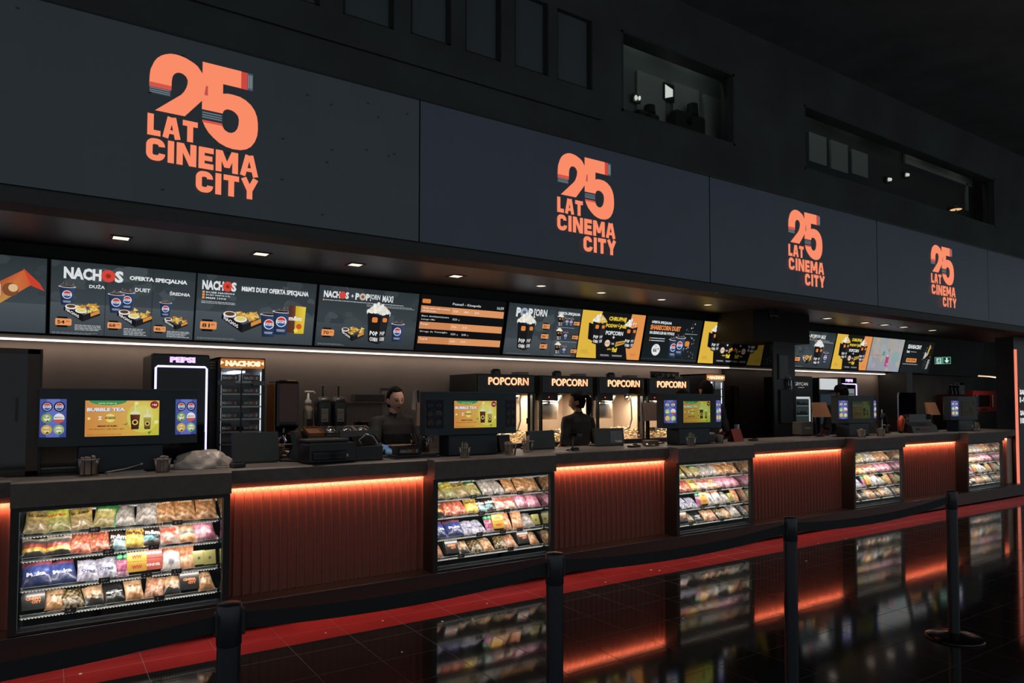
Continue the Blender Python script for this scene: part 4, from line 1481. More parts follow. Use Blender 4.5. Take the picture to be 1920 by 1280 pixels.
def tea_picture(cv, W, H, on=1.0, tint=(1, 1, 1)):
    def k(c):
        return tuple(x * on * t for x, t in zip(hexc(c), tint))
    cv.rect(0, 0, W * .55, H, None, [k('#c9823c'), k('#cfa044'), k('#d2a858'), k('#c98a4a')])
    cv.rect(W * .55, 0, W, H, None, [k('#cfa044'), k('#b8bc3c'), k('#dcb24e'), k('#d2a858')])
    cv.disc(W * .77, H * .52, H * .40, k('#ccc456'), 24, H * .44)
    cv.disc(W * .77, H * .56, H * .28, k('#d4cc6e'), 22, H * .30)
    cv.disc(W * .30, H * 1.0, W * .25, k('#3f8a52'), 20, H * .13, 180, 360)
    cv.text('SPR\u00d3BUJ', W * .17, H * .89, H * .055, k('#d8d8a0'), W * .24, .02, res=1)
    cv.text('BUBBLE TEA', W * .03, H * .685, H * .10, k('#4a3a4a'), W * .50, .07)
    cv.text('BUBBLE TEA', W * .025, H * .695, H * .10, k('#e4e2ea'), W * .50, .05)
    cv.text('Z', W * .17, H * .46, H * .10, k('#e8e4e0'), W * .05, .06)
    cv.disc(W * .33, H * .51, W * .065, k('#e6d470'), 20)
    cv.rect(W * .265, H * .48, W * .395, H * .545, k('#4a3020'))
    cv.text('LIPTON', W * .275, H * .492, H * .04, k('#e6d470'), W * .11, .03, res=1)
    cv.text('SMAKI KULEK:', W * .16, H * .26, H * .05, k('#3a1f1a'), W * .27, .05, res=1)
    cv.text('TRUSKAWKA  LIMONKA  MIX', W * .05, H * .185, H * .03, k('#5a3420'), W * .47, .02, res=1)
    cv.lines(W * .03, H * .04, W * .6, 1, H * .018, .01, k('#a8702c'), random.Random(2))
    for u, s in ((.665, 1.0), (.835, .8)):
        cv.poly([(W * u - W * .05 * s, H * .18), (W * u + W * .05 * s, H * .18), (W * u + W * .068 * s, H * (.18 + .42 * s)), (W * u - W * .068 * s, H * (.18 + .42 * s))], None, [k('#2c1512'), k('#40201a'), k('#6a3a22' if s == 1 else '#b0a048'), k('#4a2418' if s == 1 else '#a89a3c')])
        cv.disc(W * u, H * (.18 + .43 * s), W * .075 * s, k('#d8d6b0'), 14, H * .09, 0, 180)
        cv.rect(W * u - W * .006, H * (.18 + .5 * s), W * u + W * .006, H * (.18 + .72 * s), k('#d8d8cc'))
        cv.disc(W * u, H * (.18 + .2 * s), W * .042 * s, k('#e0c668'), 14)
        cv.disc(W * u, H * (.18 + .2 * s), W * .026 * s, k('#2c1512'), 12)
    cv.disc(W * .93, H * .88, W * .06, k('#8c2a2c'), 20)
    cv.text('+4z\u0142', W * .895, H * .85, H * .06, k('#e0cfc8'), W * .07, .04, res=1)
    cv.poly([(W * .49, H * .33), (W * .55, H * .30), (W * .57, H * .40), (W * .545, H * .345)], k('#4f8a34'))
    cv.poly([(W * .9, H * .12), (W * .86, H * .02), (W * .84, H * .10)], k('#4f8a34'))
    for u, v, r in ((.05, .5, .02), (.96, .38, .03), (.68, .92, .03)):
        cv.disc(W * u, H * v, W * r, k('#e6dc90'), 10)


def make_kiosk(cx, label, sides, screen, tint=(1, 1, 1)):
    t = thing('drink_display', label, 'drink display', (cx, 5.35, CT), 0, 'blue grey drink displays on the counter')
    hc, Lc, Ls = 0.312, 0.158, 0.05
    z0, z1 = 0.185, 0.555
    back = 0.24
    hous = [(-hc - Lc, Ls), (-hc, 0), (hc, 0), (hc + Lc, Ls), (hc + Lc, Ls + .1), (hc, back), (-hc, back), (-hc - Lc, Ls + .1)]
    MB().prism(hous, z0, z1).build('housing', M_KIOSK, t)
    lip = [(x * 1.008, y - 0.004) for x, y in hous]
    MB().prism(lip, z1, z1 + 0.006).build('top_cover', mat('kiosk_top_edge', '#55504a', 0.4), t)
    MB().box(-0.25, 0.03, 0.0, 0.25, 0.22, z0, 0.01).build('pedestal', M_KIOSK, t)
    MB().box(-0.225, -0.003, 0.240, 0.225, 0.0, 0.486).build('screen_bezel', M_BLACKPL, t)
    cv = Canvas(0.0001)
    W, H = 0.435, 0.236
    tea_picture(cv, W, H, screen, tint)
    cv.build('display_print', M_DISPLAY, t, (-0.2175, -0.0035, 0.245))
    ang = math.atan2(Ls, Lc)
    for s, on in ((-1, sides[0]), (1, sides[1])):
        w_, h_ = 0.150, 0.245
        cv = Canvas(0.0001)
        side_panel(cv, w_, h_, on)
        mid = Vector((s * (hc + Lc * .5), Ls * .5, 0))
        rz = s * ang
        off = Vector((-w_ / 2 * math.cos(rz), -w_ / 2 * math.sin(rz), 0))
        nrm = Vector((math.sin(rz), -math.cos(rz), 0)) * 0.0015
        p = mid + off + nrm
        cv.build('light_panel_print', M_DISPLAY, t, (p.x, p.y, 0.245), (0, 0, rz))
    return t


KX = [0.433, 3.175, 6.035, 9.33, 12.45]
for cx, lab, sd, scn, tn in ((KX[0], 'nearest drink display, bubble tea screen and blue logo panels at both sides lit', (.95, .95), .95, (1, 1, 1)),
                             (KX[1], 'second drink display, orange bubble tea screen lit but side panels dark', (.012, .012), .9, (1, 1, 1)),
                             (KX[2], 'third drink display, olive yellow bubble tea screen below two dark heads', (.95, .95), .55, (.9, 1.15, .8)),  # dimming and tint of the slanting view put into the screen colours
                             (KX[3], 'fourth drink display, dim greenish screen and bright blue logo panel', (1.0, 1.0), .07, (.8, 1.1, 1.0)),  # same slanting-view dimming, painted in more strongly
                             (KX[4], 'farthest drink display, black screen beside one bright logo panel', (1.0, .05), .012, (1, 1, 1))):
    make_kiosk(cx, lab, sd, scn, tn)

# ------------------------------------------------------------------ straw and napkin cups
M_CUP = mat_glass('smoky_cup', (0.80, 0.77, 0.75), 0.9, 0.15)
M_NAPKIN = mat('grey_napkins', '#a5978e', 0.9)
M_STRAW = mat('paper_straw', '#b8a898', 0.7)


def make_cup(x, y, label, s=1.0, fill='napkin'):
    t = thing('napkin_cup', label, 'cup', (x, y, CT), 0, 'clear cups on the counter')
    m = MB()
    n = 32
    vs = []
    for z, r in ((0, .042), (.09, .054)):
        for i in range(n):
            q = r * s * (1 + (0.04 if i % 2 else 0))
            vs.append((q * math.cos(2 * PI * i / n), q * math.sin(2 * PI * i / n), z * s))
    m.add(vs, [(i, (i + 1) % n, n + (i + 1) % n, n + i) for i in range(n)], True)
    m.add(vs[:n], [tuple(reversed(range(n)))])
    m.build('cup_wall', M_CUP, t)
    rg = MB()
    rg.lathe([(.054 * s, .088 * s), (.059 * s, .092 * s), (.054 * s, .096 * s)], 28)
    rg.build('rim', mat('cup_rim_grey', '#8a827c', 0.35), t)
    R = random.Random(int(x * 100))
    if fill == 'napkin':
        g = MB()
        for k in range(9):
            a = R.uniform(-.03, .03) * s
            b = R.uniform(-.02, .02) * s
            g.box(a - .012, b - .018, .01, a - .006 + .012, b + .018, (.085 + .03 * R.random()) * s)
        g.build('napkins', M_NAPKIN, t)['kind'] = 'stuff'
    else:
        g = MB()
        for k in range(12):
            a = R.uniform(0, 6.28)
            r = R.uniform(.0, .024) * s
            g.cyl((r * math.cos(a), r * math.sin(a), .008), (r * 1.7 * math.cos(a), r * 1.7 * math.sin(a), (.12 + .03 * R.random()) * s), .004, n=6)
        g.build('straws', M_STRAW, t)['kind'] = 'stuff'
    return t


for x, y, lab, s, fl in ((0.238, 5.26, 'ribbed cup of grey napkins before the nearest drink display, larger of the two', 1.12, 'napkin'), (0.665, 5.25, 'ribbed cup of napkins beside the plastic bag, before the nearest drink display', 0.95, 'napkin'),
                         (2.975, 5.19, 'short cup of straws before the dark panel of the second drink display', .9, 'straw'), (3.475, 5.24, 'cup of napkins at the pedestal corner of the second drink display', 1.05, 'napkin'),
                         (5.775, 5.20, 'cup of paper straws in front of the third drink display', 1.0, 'straw'), (6.42, 5.36, 'low clear cup beside the third drink display', .9, 'napkin'),
                         (9.10, 5.22, 'short smoky cup in front of the fourth drink display', 1.05, 'napkin'), (9.62, 5.24, 'smoky cup at the corner of the fourth drink display', 1.05, 'napkin'),
                         (12.45, 5.24, 'pale cup of straws in front of the farthest drink display', 1.05, 'straw'), (3.86, 5.52, 'clear plastic cup between the second drink display and the till', 1.05, 'straw')):
    make_cup(x, y, lab, s, fl)

# ------------------------------------------------------------------ other things on the counter
t = thing('serving_tray', 'small steel tray with tongs in front of the nearest drink display', 'tray', (0.45, 5.29, CT), 0.05)
MB().box(-0.115, -0.05, 0, 0.115, 0.05, 0.006, 0.002).box(-0.115, -0.052, 0.0, 0.115, -0.047, 0.014).box(-0.115, 0.047, 0, 0.115, 0.052, 0.014).build('tray_bed', M_STEEL, t)
t = thing('food_tongs', 'steel tongs lying on the small tray before the nearest drink display', 'tongs', (0.45, 5.29, CT + 0.007), 0.1)
MB().tube([(-.11, -.01, .004), (0, -.014, .02), (.09, -.005, .045)], .006, 6).tube([(-.11, .02, .004), (0, .022, .02), (.09, .008, .045)], .006, 6).build('arms', M_DARKGREY, t)
MB().ellip((.095, 0, .047), .012, .012, .008, 10, 6).build('joint', M_STEEL, t)
t = thing('cardboard_box', 'open cardboard box standing behind the nearest drink display', 'box', (0.09, 5.74, CT), 0)
MB().box(-0.15, -0.02, 0.05, 0.22, 0.10, 0.175, 0.003).build('carton', mat('pale_cardboard', '#a08c7e', 0.8), t)
MB().box(-0.15, -0.05, 0.175, 0.2, -0.015, 0.20).build('flap', mat('pale_cardboard', '#a08c7e', 0.8), t)
MB().box(-0.16, -0.05, 0.0, 0.23, 0.12, 0.05).build('foot', M_BLACKPL, t)
t = thing('cash_register', 'flat black cash register with a ridged edge at the tall dark cabinet', 'cash register', (0.07, 5.58, CT), 0)
MB().box(-0.13, -0.03, 0, 0.17, 0.10, 0.045, 0.004).build('case', M_BLACKPL, t)
g = MB()
for k in range(24):
    g.box(-0.12 + k * .012, -0.034, 0.030, -0.113 + k * .012, -0.03, 0.038)
g.build('ridges', M_STEEL, t)

# crumpled plastic bag
R = random.Random(5)
m = MB()
n, q = 26, 14
vs = []
for j in range(q + 1):
    th = PI / 2 * j / q
    for i in range(n):
        a = 2 * PI * i / n
        k = 1 + .10 * math.sin(5 * a + j * .7) + .07 * math.sin(9 * a - j) + .05 * R.random()
        x = .185 * k * math.sin(th) * math.cos(a)
        y = .10 * k * math.sin(th) * math.sin(a)
        z = .125 * math.cos(th) * (1 + .22 * math.sin(2.2 * a + 1) * math.sin(th)) * (1.0 + .5 * x)
        vs.append((x, y, max(0.002, z)))
m.add(vs, [(j * n + i, (j + 1) * n + i, (j + 1) * n + (i + 1) % n, j * n + (i + 1) % n) for j in range(q) for i in range(n)], True)
o = m.build('plastic_bag', mat('milky_plastic_bag', '#cabdb3', 0.35, bump=0.5, bscale=30, spec=0.6), None, (0.94, 5.43, CT))
tag(o, 'crumpled milky plastic bag lying beside the nearest drink display', 'plastic bag')


def till(x, y, label, w_=.33, h_=.235, rz=0.0, back='plain', lean=14, name='till_screen'):
    """a point-of-sale screen seen from behind"""
    t = thing(name, label, 'till', (x, y, CT), rz, 'till screens on the counter')
    L = math.radians(lean)
    s = MB()
    s.extrude([(-.01, .02), (.02, .02), (.02 - math.sin(-L) * 0 + h_ * math.sin(L), h_), (-.022 + h_ * math.sin(L), h_)], -w_ / 2, w_ / 2)
    s.build('screen_shell', M_BLACKPL, t)
    MB().box(-w_ * .46, -.012, 0.0, w_ * .46, .16, .022, .006).build('base', M_BLACKPL, t)
    MB().extrude([(.015, .02), (.10, .02), (.03 + h_ * .5 * math.sin(L), h_ * .6), (h_ * .6 * math.sin(L), h_ * .6)], -w_ * .18, w_ * .18).build('stand', M_BLACKPL, t)
    if back == 'badge':
        b = MB().add([(w_ * .02, -.0145 + h_ * .12 * math.sin(L), h_ * .12), (w_ * .44, -.0145 + h_ * .12 * math.sin(L), h_ * .12), (w_ * .44, -.026 + h_ * .85 * math.sin(L), h_ * .85), (w_ * .02, -.026 + h_ * .85 * math.sin(L), h_ * .85)], [(0, 1, 2, 3)])
        b.build('back_plate', mat('till_plate_grey', '#5a5b5e', 0.35, 0.6), t)
        c = Canvas()
        c.text('Toshiba', w_ * .14, 0, .022, '#d8d8d8', w_ * .24, .03, res=1)
        c.build('lettering', M_PAPER, t, (0, -.020, h_ * .22))
    return t


till(1.36, 5.60, 'broad black till screen beside the plastic bag', .345, .235)
till(1.70, 5.56, 'narrow black till screen edge on, before the brown dispenser', .13, .24, .9)
till(2.31, 5.86, 'black till screen behind the receipt printer', .36, .22, -.05)
till(4.11, 5.62, 'black till screen between the second drink display and the woman with a ponytail'.replace('woman', 'worker'), .34, .185, .1)
till(5.03, 5.66, 'till screen with a silver badge behind the black card reader', .38, .19, -.1, 'badge')
till(3.64, 5.58, 'small slanted black till screen behind the second drink display', .22, .16, .5)
t = thing('card_terminal', 'small black card terminal at the foot of the broad till screen', 'card terminal', (1.16, 5.30, CT), .2, 'card terminals')
MB().box(-.04, -.04, 0, .045, .06, .035, .01).build('body', M_BLACKPL, t)
MB().box(-.03, -.0, .035, .035, .05, .045, .004).build('keypad', M_DARKGREY, t)
for x, y, lab in ((5.13, 5.40, 'flat black card terminal lying right of the till with silver badge'), (7.17, 5.47, 'flat black card terminal near the mirror column'), (8.81, 5.64, 'flat black card terminal beside the grey till box past the column'), (12.0, 5.76, 'flat black card terminal before the farthest drink display')):
    t = thing('card_terminal', lab, 'card terminal', (x, y, CT), .3, 'card terminals')
    MB().box(-.075, -.04, 0, .075, .04, .022, .006).build('body', M_BLACKPL, t)
    MB().ellip((.03, 0, .022), .03, .03, .014, 12, 6).build('keypad', M_BLACKGL, t)
t = thing('receipt_printer', 'big black receipt printer standing at the counter edge', 'printer', (1.84, 5.36, CT), .05)
MB().box(-.19, -.12, 0, .19, .14, .16, .02).build('body', M_BLACKPL, t)
MB().box(-.17, -.14, .03, .10, -.118, .10, .008).build('front_tray', M_BLACKGL, t)
MB().box(-.19, -.10, .16, .14, .12, .185, .012).build('lid', M_BLACK, t)
MB().box(.08, -.124, .05, .12, -.119, .07).build('badge', M_STEEL, t)
t = thing('receipt_rack', 'black rack of receipts and cables between printer and till', 'rack', (2.17, 5.42, CT), 0)
MB().box(-.12, -.10, 0, .12, .12, .12, .01).build('case', M_BLACKPL, t)
MB().add([(-.11, -.1, .121), (.13, -.04, .14), (.12, .08, .20), (-.1, .05, .19)], [(0, 1, 2, 3)]).box(-.11, .05, .12, .12, .07, .19).build('slanted_top', M_BLACKGL, t)
MB().tube([(-.05, 0, .16), (.0, -.03, .215), (.05, -.06, .19), (.08, -.09, .13)], .006, 6).build('cable', M_CHROME, t)
t = thing('receipt_paper', 'red and white paper pile behind the broad till screen', 'paper pile', (1.58, 5.80, CT), 0)
R = random.Random(9)
pp = MB()
for k in range(10):
    a, b = R.uniform(-.09, .09), R.uniform(-.05, .05)
    pp.M = Matrix.Translation((a, b, .02 + .012 * k)) @ Matrix.Rotation(R.uniform(-.5, .5), 4, 'X') @ Matrix.Rotation(R.uniform(-3, 3), 4, 'Z')
    pp.box(-.07, -.04, -.002, .07, .04, .002)
pp.build('sheets', mat('paper_offwhite', '#b09c8c', 0.8), t)
MB().ellip((-.02, 0, .16), .03, .03, .035, 12, 8).build('red_bulb', mat('red_plastic', '#a03030', 0.3), t)
# nachos trays by the woman
M_NBOX = mat('nacho_card_black', '#1d1817', 0.55)


def nacho_box(x, y, z, w_, label, rz=0.0, group='nacho trays', dark=False, d=.13, hh=.055):
    t = thing('nacho_tray', label, 'nacho tray', (x, y, z), rz, group)
    m = MB()
    for a in ((-w_ / 2, -d / 2, w_ / 2, -d / 2 + .003), (-w_ / 2, d / 2 - .003, w_ / 2, d / 2), (-w_ / 2, -d / 2, -w_ / 2 + .003, d / 2), (w_ / 2 - .003, -d / 2, w_ / 2, d / 2)):
        m.box(a[0], a[1], 0, a[2], a[3], hh)
    m.box(-w_ / 2, -d / 2, 0, w_ / 2, d / 2, .003)
    m.build('tray', M_NBOX, t)
    c = Canvas()
    col = '#a89c94' if not dark else '#55504c'
    if dark is None:
        col = '#c8c4bc'
    c.text('NACH', -w_ * .42, hh * .25, hh * .5, col, w_ * .5, .05, res=1)
    c.disc(w_ * .17, hh * .5, hh * .26, '#a03a2c', 12)
    c.text('S', w_ * .27, hh * .25, hh * .5, col, w_ * .12, .05, res=1)
    c.build('lettering', M_PAPER, t, (0, -d / 2 - .001, 0))
    return t


t = thing('serving_board', 'flat black board on the counter under the nacho tray', 'board', (2.60, 5.42, CT), 0)
MB().box(-.21, -.09, 0, .21, .12, .012, .004).box(-.19, -.07, .012, .20, .10, .035, .006).build('slab', M_BLACKPL, t)
nacho_box(2.53, 5.40, CT + .036, .20, 'black nacho tray with white lettering in the gloved hands of the woman', 0.0, 'nacho trays', False, .13, .055)
t = thing('ice_bucket', 'clear tub with scoop and tongs beside the nacho tray', 'tub', (2.71, 5.50, CT), 0)
MB().lathe([(.055, 0), (.085, .14), (.09, .145)], 22).build('tub_wall', M_PLASTIC_CLEAR, t)
MB().tube([(-.10, -.02, .20), (-.03, 0, .10), (.02, .01, .03)], .007, 6).tube([(-.08, -.04, .20), (-.03, -.02, .10), (.01, 0, .03)], .006, 6).build('tongs', M_STEEL, t)
MB().box(.03, -.03, .12, .12, .03, .17, .01).build('scoop', M_PLASTIC_CLEAR, t)
t = thing('cardboard_box', 'low beige box at the back of the nacho tray', 'box', (2.58, 5.60, CT), 0)
MB().box(-.10, -.05, 0, .14, .08, .09, .004).build('carton', mat('brown_cardboard', '#6d5646', 0.8), t)
MB().box(-.11, -.06, .09, .15, .09, .10, .002).build('lid', mat('brown_cardboard', '#6d5646', 0.8), t)

# hand scanner on a stand, third till
t = thing('barcode_scanner', 'black barcode scanner on a stand before the back-turned worker', 'scanner', (4.28, 5.36, CT), .2)
MB().lathe([(0.075, 0), (.07, .012), (.03, .02), (0, .022)], 22).build('base', M_BLACKPL, t)
MB().tube([(0, 0, .02), (.02, .01, .07), (.05, .02, .12), (.06, .01, .15)], .01, 8).build('stalk', M_BLACKPL, t)
MB().box(.02, -.05, .13, .10, .05, .175, .012).build('head', M_BLACKGL, t)
MB().box(-.06, -.06, .001, .03, -.02, .03, .008).build('dock', M_BLACKGL, t)
t = thing('coin_dish', 'small clear coin dish near the third drink display', 'dish', (5.36, 5.42, CT), 0)
MB().lathe([(.0, .004), (.05, .004), (.07, .02), (.072, .022)], 22).build('dish_wall', M_PLASTIC_CLEAR, t)
MB().lathe([(.0, .001), (.05, .001), (.052, .004)], 22).build('foot', M_DARKGREY, t)
t = thing('snack_box', 'low brown carton left of the third drink display', 'box', (5.50, 5.52, CT), 0)
MB().box(-.08, -.04, 0, .08, .05, .05, .003).build('carton', mat('brown_cardboard', '#6d5646', 0.8), t)
MB().box(-.082, -.042, .05, .082, .052, .056).build('lid', mat('pale_cardboard', '#a08c7e', 0.8), t)

# beige back-shells of the order screens
M_SHELL = mat('order_screen_shell', '#6d5b51', 0.55)
M_SHELL2 = mat('order_screen_shell_tan', '#8a6248', 0.55)
for x, y, m_, lab in ((2.935, 5.665, M_SHELL, 'grey beige order screen back beside the second drink display'), (5.77, 5.72, M_SHELL, 'grey beige order screen back beside the third drink display'),
                      (9.06, 5.76, M_SHELL2, 'tan order screen back beside the fourth drink display'), (12.15, 5.74, M_SHELL2, 'brownish order screen back beside the farthest drink display')):
    t = thing('order_screen', lab, 'order screen', (x, y, CT), 0, 'beige order screens seen from behind')
    s = MB()
    s.add([(-.19, -.02, .26), (.19, -.02, .26), (.17, .05, .465), (-.155, .05, .465), (-.19, .02, .26), (.19, .02, .26), (.17, .07, .465), (-.155, .07, .465)], [(0, 1, 2, 3), (7, 6, 5, 4), (0, 4, 5, 1), (1, 5, 6, 2), (2, 6, 7, 3), (3, 7, 4, 0)])
    s.build('shell', m_, t)
    MB().box(-.10, 0.03, 0.01, -.06, .06, .30, .006).build('post', M_DARKGREY, t)
    MB().box(-.14, -.04, 0, .10, .09, .014, .004).build('foot', M_DARKGREY, t)
# ------------------------------------------------------------------ machines behind the bar
t = thing('back_counter', 'dark back counter carrying the sauce pumps and popcorn machines', 'counter', (1.77, 7.0, 0))
MB().box(0, 0, 0.0, 7.5, .74, 0.96, 0.004).build('cabinet', M_DARKGREY, t)
MB().box(-.01, -.03, 0.96, 7.51, .76, 1.0, 0.004).build('slab', M_STEEL, t)

# tall dark cabinet at the left frame edge
t = thing('tall_showcase', 'tall dark glass-fronted cabinet at the left end of the counter', 'cabinet', (-0.46, 5.45, CT), 0)
MB().box(-.42, .02, 0, .44, .36, .815, .004).build('body', M_BLACK, t)
fr = MB().box(-.42, -.005, 0, -.38, .02, .81).box(.36, -.005, 0, .425, .02, .81).box(-.42, -.005, .78, .425, .02, .81).box(-.42, -.005, 0, .425, .02, .03)
fr.build('door_frame', mat('bronze_frame', '#40352f', 0.3, 0.6), t)
MB().box(-.38, .003, .03, .36, .008, .78).build('door_glass', mat('smoked_glass', '#181211', 0.06, spec=0.7), t)
MB().box(.30, -.012, .35, .315, -.005, .5, .003).build('handle', M_DARKGREY, t)


def neon_frame(m, W, z0, z1, r):
    m.tube([(-W, 0, z0), (-W, 0, z1 - .015), (-W + .015, 0, z1), (W - .015, 0, z1), (W, 0, z1 - .015), (W, 0, z0)], r, 8)


M_NEONV = mat('lit_violet_neon', '#ffffff', 0.4, emit=(.42, .36, 1.0), strength=2.6)
M_NEONP = mat('lit_violet_letters', '#ffffff', 0.4, emit=(.55, .35, 1.0), strength=1.6)


def cooler(x, y, W, H, label, inside=0.0):
    t = thing('drinks_cooler', label, 'cooler', (x, y, 0), 0, 'drinks coolers with violet neon frames')
    h = W / 2
    MB().box(-h, .03, 0.05, h, .66, H, .02).build('cabinet', mat('cooler_grey', '#4a4542', 0.45, 0.3), t)
    MB().box(-h + .01, .0, .10, h - .01, .03, H - .006, .01).build('door', M_BLACKGL, t)
    if inside:
        MB().box(-h + .10, -.004, H - .75, h - .10, -.001, H - .20).build('door_pane', mat('lit_cooler_inside', '#8d979a', 0.2, emit='#c4ccd0', strength=.30), t)
        g = MB()
        for k in range(10):
            g.box(-.02 + k * .004, -.006, H - .30 - k * .05, h - .11, -.004, H - .285 - k * .05)
        g.build('shelf_edges', M_BLACK, t)
    n = MB()
    neon_frame(n, h - .035, .25, H - .118, .009)
    n.build('neon_frame', M_NEONV, t, (0, -.008, 0))
    c = Canvas()
    c.text('PEPSI', -h * .40, H - .082, .052, '#ffffff', h * .86, .075)
    c.build('lettering', M_NEONP, t, (0, -.003, 0))
    MB().box(-h + .03, .08, 0, -h + .1, .6, .05).box(h - .1, .08, 0, h - .03, .6, .05).build('feet', M_BLACK, t)
    MB().box(h - .06, -.03, .9, h - .045, -.005, 1.3, .004).build('handle', M_BLACKPL, t)
    return t


cooler(1.015, 6.90, .49, 2.005, 'tall black drinks cooler with violet neon frame, left of the nacho cabinet')
cooler(11.66, 6.90, .52, 2.0, 'violet neon drinks cooler past the mirror column', 1)


def nacho_cabinet(x, y, W, H, label, z0=0.0, base=.55):
    t = thing('nacho_cabinet', label, 'food cabinet', (x, y, z0), 0, 'glass nacho cabinets with lit headers')
    h = W / 2
    b = MB()
    b.box(-h, 0, 0.04, -h + .03, .5, H).box(h - .03, 0, 0.04, h, .5, H).box(-h, .47, 0.04, h, .5, H).box(-h, 0, H - .02, h, .5, H).box(-h, 0, 0, h, .5, base)
    b.build('body', M_BLACKPL, t)
    MB().box(-h + .03, .455, base + .01, h - .03, .468, H - .12).build('inner_back', mat('cabinet_inner_grey', '#6d7173', 0.3, 0.6), t)
    MB().box(-h + .02, -.02, H - .098, h - .012, .0, H - .012, .004).build('header', mat('lit_nacho_header', '#b8601c', 0.4, emit='#d98238', strength=.55), t)
    c = Canvas()
    c.text('NACHOS', -h * .72, H - .082, .054, '#ffe0b0', h * 1.5, .09)
    c.poly([(-h * .92, H - .07), (-h * .76, H - .05), (-h * .9, H - .03)], '#ffd080')
    c.poly([(h * .92, H - .07), (h * .78, H - .05), (h * .9, H - .03)], '#ffd080')
    c.build('lettering', mat('lit_nacho_letters', '#ffffff', 0.4, emit='#ffe2b4', strength=1.1), t, (0, -.021, 0))
    sh = []
    for k in range(6):
        z = H - .225 - k * .118
        if z < base + .03:
            break
        o = MB().box(-h + .032, .03, z - .004, h - .032, .45, z + .004).box(-h + .032, .022, z - .006, h - .032, .03, z + .008).build('shelf', M_STEEL, t)
        sh.append(z)
    MB().box(-.006, .008, base + .01, .006, .02, H - .11).build('door_post', M_DARKGREY, t)
    MB().add([(-h + .03, .012, base + .01), (h - .03, .012, base + .01), (h - .03, .012, H - .1), (-h + .03, .012, H - .1)], [(0, 1, 2, 3)]).build('door_glass', M_GLASS, t)
    MB().box(-h + .031, .024, base + .02, -h + .036, .034, H - .13).box(h - .036, .024, base + .02, h - .031, .034, H - .13).build('added_glow_strips', mat('added_cabinet_glow', '#ffffff', 0.4, emit='#e4ecf4', strength=1.5), t)  # glowing strips added at both sides to brighten the cabinet inside
    MB().box(-.05, .1, H - .135, .05, .4, H - .12).build('lamp', mat('lit_cabinet_lamp', '#ffffff', 0.4, emit='#e8f0ff', strength=14), t)
    return t, sh


nc, shz = nacho_cabinet(1.535, 6.90, .425, 1.985, 'nacho cabinet with orange lit header between cooler and brown dispenser')
ORD = ['top', 'second', 'third', 'fourth', 'fifth']
for k, z in enumerate(shz[:5]):
    for s, side in ((-1, 'left'), (1, 'right')):
        nacho_box(1.535 + s * .096, 6.99, z + .006, .155, 'black nacho tray on the %s shelf, %s half of the nacho cabinet' % (ORD[k], side), 0.0, 'trays inside the nacho cabinet', None, .10, .06)
t = thing('cabinet_note', 'grey paper strip stuck across the nacho cabinet door', 'notice', (1.535, 6.885, 1.748))
MB().box(-.215, 0, -.022, -.06, .003, .022).box(.10, 0, -.022, .215, .003, .022).build('strip', mat('grey_note', '#7f8688', 0.7), t)
MB().box(-.215, 0.003, -.002, .215, .004, .002).build('tape', M_STEEL, t)
# slim chip dispenser between cooler and nacho cabinet
t = thing('sleeve_rack', 'slim rack of black sleeves between the cooler and nacho cabinet', 'rack', (1.29, 6.98, 0))
MB().box(-.03, 0, 0, .03, .4, 1.96).build('case', M_BLACK, t)
for k in range(3):
    MB().box(-.032, -.012, 1.88 + k * .025, .028, 0, 1.893 + k * .025).build('sleeve_edge', M_BEIGE, t)

# brown hot drink dispenser
t = thing('drink_dispenser', 'brown and black hot drink dispenser beside the nacho cabinet', 'dispenser', (1.975, 6.92, 1.0), 0)
MB().box(-.115, 0, .30, .115, .33, .785, .035).build('housing', M_BLACKGL, t)
MB().box(-.121, .035, .02, -.111, .32, .75, .004).build('side_panel', mat('copper_side', '#b07040', 0.35, 0.2), t)
MB().box(-.085, -.006, .37, .090, .004, .745, .015).build('front_panel', mat('brown_gloss', '#5e3222', 0.10), t)
MB().box(-.11, .10, .0, .11, .33, .31, .01).build('column', M_BLACKPL, t)
MB().box(-.11, -.04, .0, .11, .2, .03, .006).build('drip_tray', M_STEEL, t)
MB().cyl((-.03, .03, .27), (-.03, .03, .32), .022, n=14).build('spout', M_CHROME, t)
MB().lathe([(.0, .0), (.022, .0), (.02, .015), (0, .018)], 14, (.02, 0.0, .25)).build('red_button', mat('red_plastic', '#a03030', 0.3), t)
t = thing('tap_block', 'small chrome tap block at the foot of the brown dispenser', 'tap', (1.85, 6.72, 1.0), 0)
MB().box(-.08, -.05, 0, .08, .08, .13, .01).build('block', M_BLACKPL, t)
MB().box(-.06, -.04, -1.0, .06, .06, 0).build('stand', M_BLACKPL, t)
MB().tube([(-.03, -.03, .13), (-.03, -.05, .22), (.0, -.08, .25), (.03, -.10, .20)], .012, 8).tube([(.04, 0, .13), (.05, 0, .26)], .01, 8).build('tap_pipe', M_CHROME, t)

